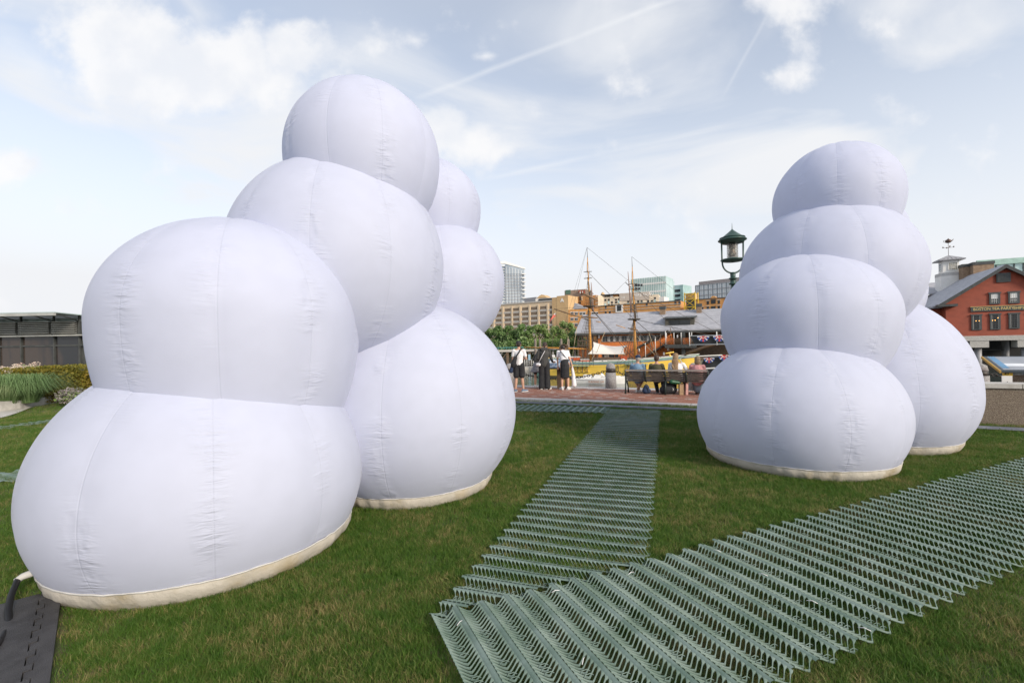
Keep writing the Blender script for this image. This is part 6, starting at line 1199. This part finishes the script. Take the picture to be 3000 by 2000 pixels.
def person(name_label, loc, rz, J, clothes, skin, hair, grp, extra=(), sc=1.0, cat='person'):
    t = thing('person', name_label, cat, loc, grp); T = Matrix.Translation(loc) @ Matrix.Rotation(rz, 4, 'Z') @ Matrix.Diagonal((sc, sc, sc, 1)); V = lambda k: Vector(J[k])
    b = seg(V('pel'), V('wai'), .125, .112, fl=.78) + seg(V('wai'), V('che'), .112, .135, fl=.74) + seg(V('che'), V('nb'), .125, .07, fl=.75) + seg(V('nb'), V('head') - Vector((0, .01, .05)), .052, .05)
    h = V('head'); fw = Vector(J.get('face', (0, 1, 0))).normalized(); b += [(h, (.076, .094, .105)), (h + fw * .02 - Vector((0, 0, .045)), (.06, .07, .07))]
    for s in ('L', 'R'):
        sg_ = -1 if s == 'L' else 1
        b += seg(V('nb') - Vector((0, 0, .03)), V('sh' + s), .06, .06) + seg(V('sh' + s), V('el' + s), .050, .038) + seg(V('el' + s), V('wr' + s), .038, .024)
        b += hand(V('wr' + s), Vector(J['hd' + s]), -sg_) + seg(V('hip' + s), V('kn' + s), .088, .054) + seg(V('kn' + s), V('kn' + s).lerp(V('an' + s), .35), .050, .056) + seg(V('kn' + s).lerp(V('an' + s), .35), V('an' + s), .056, .036)
        f = Vector(J.get('ft' + s, (0, 1, 0))).normalized(); b += seg(V('an' + s) - Vector((0, 0, .04)), V('an' + s) + f * .13 - Vector((0, 0, .055)), .036, .028)
        b += [(h + Vector((sg_ * .078, 0, -.01)), (.012, .02, .03))]
    b += [(h + fw * .10 - Vector((0, 0, .02)), .017), (h + fw * .09 - Vector((0, 0, .055)), (.024, .012, .008))]
    remesh('body', b, skin, .009, .35, T, t)
    for sg_ in (-1, 1): mb = MB(); mb.lathe([(0, -.012), (.011, 0), (0, .012)], T @ (h + fw * .088 + Vector((sg_ * .032, 0, .012))), m_eye, 8); mb.build('eye', t)
    for nm, m, bl in clothes(J, V): remesh(nm, bl, m, .013, .5, T, t)
    for s in ('L', 'R'):
        f = Vector(J.get('ft' + s, (0, 1, 0))).normalized(); a = V('an' + s); m1, m2 = J['shoe']
        remesh('shoe', seg(a - Vector((0, 0, .035)) - f * .03, a + f * .16 - Vector((0, 0, .05)), .046, .036) + seg(a - Vector((0, 0, .0)), a - Vector((0, 0, .04)), .042, .046), m1, .011, .5, T, t)
        mb = MB(); sd = Vector((-f.y, f.x, 0)); pts = [a - f * .08 - sd * .035, a - f * .085 + sd * .035, a + f * .1 + sd * .048, a + f * .19 + sd * .03, a + f * .19 - sd * .03, a + f * .1 - sd * .048]; zz = a.z - .085
        mb.prism([T @ Vector((p.x, p.y, zz)) for p in pts][::-1], (0, 0, .028), m2); mb.build('sole', t)
    remesh('hair', [(h + Vector(c), r) for c, r in hair], J['hair'], .010, .5, T, t)
    for e in extra: e(t, T, V)
    return t
def stand(**k):
    J = dict(pel=(0, 0, .95), wai=(0, .0, 1.10), che=(0, 0, 1.30), nb=(0, -.005, 1.46), head=(0, .015, 1.635), shL=(-.175, 0, 1.415), shR=(.175, 0, 1.415), elL=(-.23, -.02, 1.13), elR=(.23, -.02, 1.13), wrL=(-.235, .06, .90), wrR=(.235, .06, .90), hdL=(0, .1, -1), hdR=(0, .1, -1),
             hipL=(-.09, 0, .92), hipR=(.09, 0, .92), knL=(-.10, .02, .50), knR=(.10, .02, .50), anL=(-.11, -.02, .09), anR=(.11, -.02, .09), shoe=(m_sh, m_sh), hair=m_hairb); J.update(k); return J
def sit(**k):
    J = dict(pel=(0, .08, .52), wai=(0, .03, .68), che=(0, .01, .87), nb=(0, .03, 1.02), head=(0, .06, 1.19), shL=(-.18, .02, .98), shR=(.18, .02, .98), elL=(-.24, .10, .72), elR=(.24, .10, .72), wrL=(-.12, .30, .60), wrR=(.12, .30, .60), hdL=(.5, 1, -.1), hdR=(-.5, 1, -.1),
             hipL=(-.09, .12, .51), hipR=(.09, .12, .51), knL=(-.12, .50, .50), knR=(.12, .50, .50), anL=(-.12, .46, .09), anR=(.12, .46, .09), shoe=(m_shk, m_sh), hair=m_hairbr); J.update(k); return J
def tee(m, slv=.55, pad=.014, long=False, hem=.0, name='shirt'):
    def f(J, V):
        b = (disc(V('pel') - Vector((0, 0, .06)), V('wai') + Vector((0, -.01, .06)), .20, .18, 8, .72) if V('pel').z < .7 else []) + seg(V('pel') + (V('wai') - V('pel')) * hem, V('wai'), .128 + pad, .122 + pad, fl=.8) + seg(V('wai'), V('che'), .122 + pad, .140 + pad, fl=.76) + seg(V('che'), V('nb') - Vector((0, 0, .045)), .14 + pad, .085, fl=.72)
        for s in ('L', 'R'):
            b += seg(V('nb') - Vector((0, 0, .05)), V('sh' + s), .062, .066) + seg(V('sh' + s), V('sh' + s).lerp(V('el' + s), 1 if long else slv), .064, .062)
            if long: b += seg(V('el' + s), V('wr' + s), .056, .042)
        return (name, m, b)
    return f
def legs_(m, end, r0=.105, r1=.08, name='trousers', shin=None, rs=.075):
    def f(J, V):
        b = seg(V('pel') + Vector((0, 0, .04)), V('pel') - Vector((0, 0, .02)), .135, .14, fl=.85)
        for s in ('L', 'R'):
            b += seg(V('hip' + s), V('hip' + s).lerp(V('kn' + s), min(1, end)), r0, r1)
            if shin: b += seg(V('kn' + s), V('kn' + s).lerp(V('an' + s), shin), r1, rs)
        return (name, m, b)
    return f
short_hair = [((0, -.02, .035), (.088, .098, .092)), ((0, -.045, -.02), (.080, .066, .07))]
def strap(pts, r, m, nm='strap'):
    def f(t, T, V): mb = MB(); mb.tube([T @ Vector(p) for p in pts], r, m, 6); mb.build(nm, t)
    return f
SG = 'people standing by the quay'; BG = 'people seated on the bench'
# man in cap
def cap(m, back=False):
    def f(t, T, V): h = V('head'); o = remesh('cap', [(h + Vector((0, -.01, .05)), (.094, .106, .082))] + seg(h + Vector((-.05, .10, .055)), h + Vector((.05, .10, .055)), .03, .03) + [(h + Vector((0, .12, .05)), (.07, .07, .014))], m, .011, .6, T, t)
    return f
pm = G(1522, 1148)
person('man in black cap, white tee and black shorts with a sling bag on his back', pm, R(-6), stand(face=(.5, .85, 0), elR=(.25, .02, 1.14), wrR=(.14, .22, 1.12), hdR=(-.6, .8, .1), elL=(-.22, .03, 1.14), wrL=(-.08, .22, 1.10), hdL=(.6, .8, .1), ftR=(.75, .65, 0), ftL=(.15, 1, 0), anL=(-.13, -.02, .09), anR=(.14, .0, .09), shoe=(m_shb, m_sh)),
       lambda J, V: [tee(m_tw, .62, .022)(J, V), legs_(m_bk, .82, .115, .112, 'shorts')(J, V)], m_skin, short_hair, SG, (cap(m_bk),))
bg = thing('sling_bag', 'black sling bag worn across the back of the capped man', 'bag', pm + Vector((-.15, -.2, 1.0))); Tm = Matrix.Translation(pm) @ Matrix.Rotation(R(-6), 4, 'Z')
remesh('pouch', seg((-.09, -.18, 1.20), (-.17, -.19, .98), .055, .095) + seg((-.17, -.19, .98), (-.19, -.18, .92), .095, .08), m_bk, .012, .5, Tm, bg); mb = MB(); mb.tube([Tm @ Vector(p) for p in ((-.08, -.18, 1.22), (.02, -.15, 1.36), (.08, -.10, 1.47), (.12, .02, 1.49))], .022, m_bk, 6); mb.build('strap', bg)
remesh('hanging_jacket', seg((-.22, -.17, .93), (-.26, -.15, .72), .05, .065), m_nv, .012, .5, Tm, bg)
# ponytail woman in charcoal hoodie, black wide trousers
pw = G(1596, 1140)
person('woman with dark ponytail in charcoal hoodie and wide black trousers', pw, R(-4), stand(face=(.35, .9, -.1), head=(.03, .03, 1.59), nb=(.01, 0, 1.43), hair=m_hairbr, wrR=(.30, .24, .98), elR=(.25, .05, 1.12), hdR=(.8, .6, -.1), wrL=(-.16, .22, 1.03), elL=(-.23, 0, 1.12), hdL=(.7, .7, 0), ftR=(.7, .7, 0), shoe=(m_sh, m_sh)),
       lambda J, V: [tee(m_ch, 1, .045, long=True, hem=-.15, name='hoodie')(J, V), ('hood', m_ch, seg((-.09, -.08, 1.46), (.09, -.08, 1.46), .055, .055) + [((0, -.10, 1.41), (.11, .05, .08))]), legs_(m_bk, 1, .118, .108, 'trousers', .98, .115)(J, V)], m_skin,
       [((0, -.02, .03), (.090, .10, .095)), ((0, -.10, .0), (.05, .05, .055))] + [((-.01, -.12, -.05 - k * .035), (.036 - k * .001, .033, .035)) for k in range(9)], SG)
tb = thing('crossbody_bag', 'small white shoulder bag hanging behind the ponytailed woman', 'bag', pw + Vector((-.24, -.18, 1.0))); Tm = Matrix.Translation(pw); remesh('pouch', seg((-.26, -.14, .90), (-.20, -.17, .90), .06, .065), m_tw, .012, .5, Tm, tb); mb = MB(); mb.tube([Tm @ Vector(p) for p in ((-.22, -.16, .95), (-.12, -.19, 1.15), (.0, -.16, 1.36), (.09, -.06, 1.47))], .010, m_tw, 6); mb.build('strap', tb)
# woman behind in grey skirt
pg = G(1577, 1135)
person('woman in short grey skirt mostly hidden behind the ponytailed woman', pg, R(-12), stand(head=(.30, .18, 1.40), nb=(.18, .13, 1.29), che=(.08, .06, 1.17), wai=(0, .0, 1.02), pel=(0, 0, .88), hipL=(-.09, 0, .86), hipR=(.09, 0, .86), knL=(-.10, .02, .47), knR=(.10, .02, .47), shL=(-.02, .12, 1.27), shR=(.32, .12, 1.22), elL=(-.18, .2, 1.05), elR=(.30, .3, 1.05), wrL=(0, .4, .98), wrR=(.25, .5, .98), hdL=(0, 1, 0), hdR=(0, 1, 0), hair=m_hairbr, shoe=(m_sh, m_sh)),
       lambda J, V: [tee(m_ch, 1, .03, long=True, name='jacket')(J, V), ('skirt', m_gs, disc((0, 0, .98), (-.05, -.02, .60), .14, .24, 16)), ('shorts', m_bk, seg(V('hipL'), V('hipL').lerp(V('knL'), .75), .09, .085) + seg(V('hipR'), V('hipR').lerp(V('knR'), .75), .09, .085))], m_skin, short_hair, SG)
# leaning woman in white tee, black skirt, hat
ph_ = G(1656, 1141)
def hat(t, T, V):
    h = V('head'); f = (Matrix.Rotation(R(-48), 3, 'X')); mb = MB(); prof = [(.17, 0), (.165, .012), (.10, .02), (.092, .09), (.06, .115), (0, .12)]; n = 24; vs = []
    for r, z in prof:
        for k in range(n): a = 2 * math.pi * k / n; q = f @ Vector((r * math.cos(a), r * math.sin(a), z)); vs.append(T @ (h + Vector((.03, .05, .02)) + q))
    mb.raw(vs, [(i * n + k, i * n + (k + 1) % n, (i + 1) * n + (k + 1) % n, (i + 1) * n + k) for i in range(len(prof) - 1) for k in range(n)], m_tanl, True); mb.build('straw_hat', t)
person('woman leaning over the panel in white tee, knee-length black skirt and straw hat', ph_, R(-4), stand(pel=(0, -.04, .94), wai=(-.02, .02, 1.09), che=(-.05, .12, 1.26), nb=(-.07, .20, 1.37), head=(-.04, .30, 1.47), face=(0, .7, -.7), shL=(-.22, .17, 1.34), shR=(.11, .17, 1.34), elL=(-.25, .16, 1.07), elR=(.19, .10, 1.08), wrL=(-.24, .14, .84), wrR=(.26, .05, .86), hdL=(0, .1, -1), hdR=(0, .1, -1), shoe=(m_sh, m_sh), ftL=(-.4, .9, 0), ftR=(.5, .9, 0), hair=m_hairb),
       lambda J, V: [tee(m_tw, .55, .024, hem=.8)(J, V), ('skirt', m_bk, disc((-.01, -.0, 1.08), (0, -.02, .90), .135, .165, 8) + disc((0, -.02, .90), (0, .0, .44), .165, .175, 20))], m_skin, short_hair, SG, (hat, strap([(-.16, .06, 1.38), (-.08, -.045, 1.30), (.02, -.085, 1.16), (.10, -.06, 1.07), (.15, 0, 1.02)], .014, m_bk, 'bag_strap')))
sc_ = thing('shawl', 'sheer white shawl trailing from the hand of the leaning woman', 'shawl', ph_ + Vector((.30, .05, .3))); remesh('cloth', seg((.26, .05, .86), (.30, .05, .55), .03, .06, n=12) + seg((.30, .05, .55), (.33, .05, .16), .06, .09, n=14), m_tw, .012, .5, Matrix.Translation(ph_), sc_)
# seated people
def seat(x, dz=0): return bt(x, .25, -.045 + dz)
rzb = math.atan2(E_.y, E_.x)
def cap2(t, T, V): cap(m_nv)(t, T, V)
person('man in navy cap and dusty blue shirt at the left end of the bench', seat(.34), rzb + R(4), sit(head=(.02, .06, 1.21), anL=(.02, .42, .10), anR=(-.06, .36, .10), knL=(-.14, .46, .52), knR=(.16, .46, .52), hair=mat('grey_hair', (.35, .33, .31), None, 20, .6), shoe=(m_sh, m_tanl), ftL=(.4, .7, 0), ftR=(.4, .7, 0)), lambda J, V: [tee(m_bl, .7, .045)(J, V), legs_(m_nv, .9, .11, .10, 'shorts')(J, V)], m_skin2, [((0, -.02, .0), (.084, .094, .075)), ((0, -.03, -.05), (.075, .07, .04))], BG, (cap2,), sc=.96)
person('man with short dark hair and olive shirt, second along the bench', seat(.93), rzb, sit(head=(.0, .05, 1.20), hair=m_hairbr, anR=(.18, .40, .09), anL=(-.02, .34, .09), ftR=(.8, .5, 0), ftL=(-.3, .9, 0)), lambda J, V: [tee(m_ol, .7, .03)(J, V), legs_(m_bk, 1, .10, .08, 'trousers', .92, .062)(J, V)], m_skin2, short_hair, BG, sc=.96)
long_h = [((0, -.015, .03), (.094, .104, .10)), ((0, -.08, -.05), (.095, .06, .10))] + [((-.01 + .003 * k, -.125 - .006 * k, -.12 - .042 * k), (.112 + .006 * math.sin(k) - .004 * k, .040, .05)) for k in range(11)] + [((-.09 + .02 * k, -.17 - .004 * k, -.30 - .05 * k), (.03, .03, .06)) for k in range(5)]
person('woman with very long fair-brown hair and white top, third along the bench', seat(1.53, .02), rzb, sit(head=(-.03, .04, 1.24), nb=(0, .02, 1.05), shL=(-.20, .02, .99), shR=(.20, .02, .99), elR=(.33, .10, .75), wrR=(.36, .30, .62), hair=m_hairl, anR=(.26, .38, .09), knR=(.20, .5, .5), shoe=(m_shk, m_sh)), lambda J, V: [tee(m_tw, .75, .055)(J, V), legs_(m_bk, 1, .12, .09, 'trousers', .92, .07)(J, V)], m_skin, long_h, BG, sc=.96)
person('woman with dark blond bob and pink top at the right end of the bench', seat(2.12, -.03), rzb, sit(head=(.01, .05, 1.19), hair=m_haird, anL=(-.05, .36, .09), anR=(.05, .38, .09), shoe=(m_shk, m_shk)), lambda J, V: [tee(m_pk, .75, .045)(J, V), ('skirt', m_lb, seg((0, .08, .55), (0, .38, .50), .17, .19, n=12, fl=.9) + seg((0, .40, .48), (0, .38, .26), .19, .17, n=12))], m_skin, [((0, -.02, .03), (.096, .106, .10)), ((0, -.05, -.06), (.098, .075, .09)), ((0, -.055, -.11), (.09, .06, .05))], BG, sc=.96)
# bags by the bench
def bagthing(name, lab, loc, blobs, m, more=()):
    t = thing(name, lab, 'bag', loc); remesh('body', blobs, m, .011, .5, Matrix.Translation(loc), t)
    for nm, pts, r, mm in more: mb = MB(); mb.tube([Vector(loc) + Vector(p) for p in pts], r, mm, 6); mb.build(nm, t)
bagthing('backpack', 'navy backpack on the bricks under the left half of the bench', bt(.62, .18, 0), seg((-.03, 0, .10), (.0, 0, .20), .11, .09) + [((.05, 0, .09), .09)], m_nv, (('strap', ((-.05, -.10, .28), (.0, -.11, .20), (.03, -.11, .08)), .010, m_bk), ('handle', ((-.03, 0, .29), (0, 0, .32), (.03, 0, .28)), .008, m_bk)))
bagthing('duffel_bag', 'large black bag on the bricks under the middle of the bench', bt(1.28, .22, 0), seg((-.14, 0, .14), (.14, 0, .14), .14, .13) + seg((-.1, 0, .28), (.1, 0, .26), .10, .09), m_bk, (('handle', ((-.1, -.1, .30), (0, -.12, .38), (.1, -.1, .30)), .012, m_bk), ('ring', ((.08, -.13, .2), (.11, -.14, .16), (.08, -.14, .12)), .01, m_white)))
m_kraft = mat('kraft_paper', (.36, .25, .15), (.30, .20, .12), 8, .8, .5, 20)
def paperbag(lab, x, w, h, m, tilt=0):
    c = bt(x, .20, 0); t = thing('paper_bag', lab, 'bag', c, 'paper bags under the bench'); mb = MB(); mb.hexa([c + Vector(p) for p in ((-w, -.06, 0), (w, -.06, 0), (w, .06, 0), (-w, .06, 0), (-w * .9 + tilt, -.055, h), (w * .9 + tilt, -.045, h - .01), (w * .9 + tilt, .045, h), (-w * .9 + tilt, .055, h + .01))], m); mb.build('body', t)
    mb = MB(); mb.tube([c + Vector((-w * .4 + tilt, -.05, h)), c + Vector((tilt, -.06, h + .06)), c + Vector((w * .4 + tilt, -.05, h))], .006, m, 5); mb.build('handle', t)
paperbag('brown paper carrier bag under the long-haired woman', 1.66, .075, .34, m_kraft); paperbag('pink paper carrier bag beside the brown one', 1.80, .035, .36, mat('pink_paper', (.60, .33, .30), None, 8, .7), .02)
gbt = thing('green_bag', 'dark green shopping bag on the bench seat beside the long-haired woman', 'bag', bt(1.45, .2, .43)); remesh('body', seg((-.12, 0, .0), (.12, 0, -.03), .07, .06), mat('green_plastic', (.015, .10, .05), None, 6, .4), .011, .5, Matrix.Translation(bt(1.50, .12, .40)), gbt); mb = MB(); mb.tube([bt(1.42, .12, .46), bt(1.5, .12, .52), bt(1.58, .12, .46)], .007, m_bk, 5); mb.build('handle', gbt)
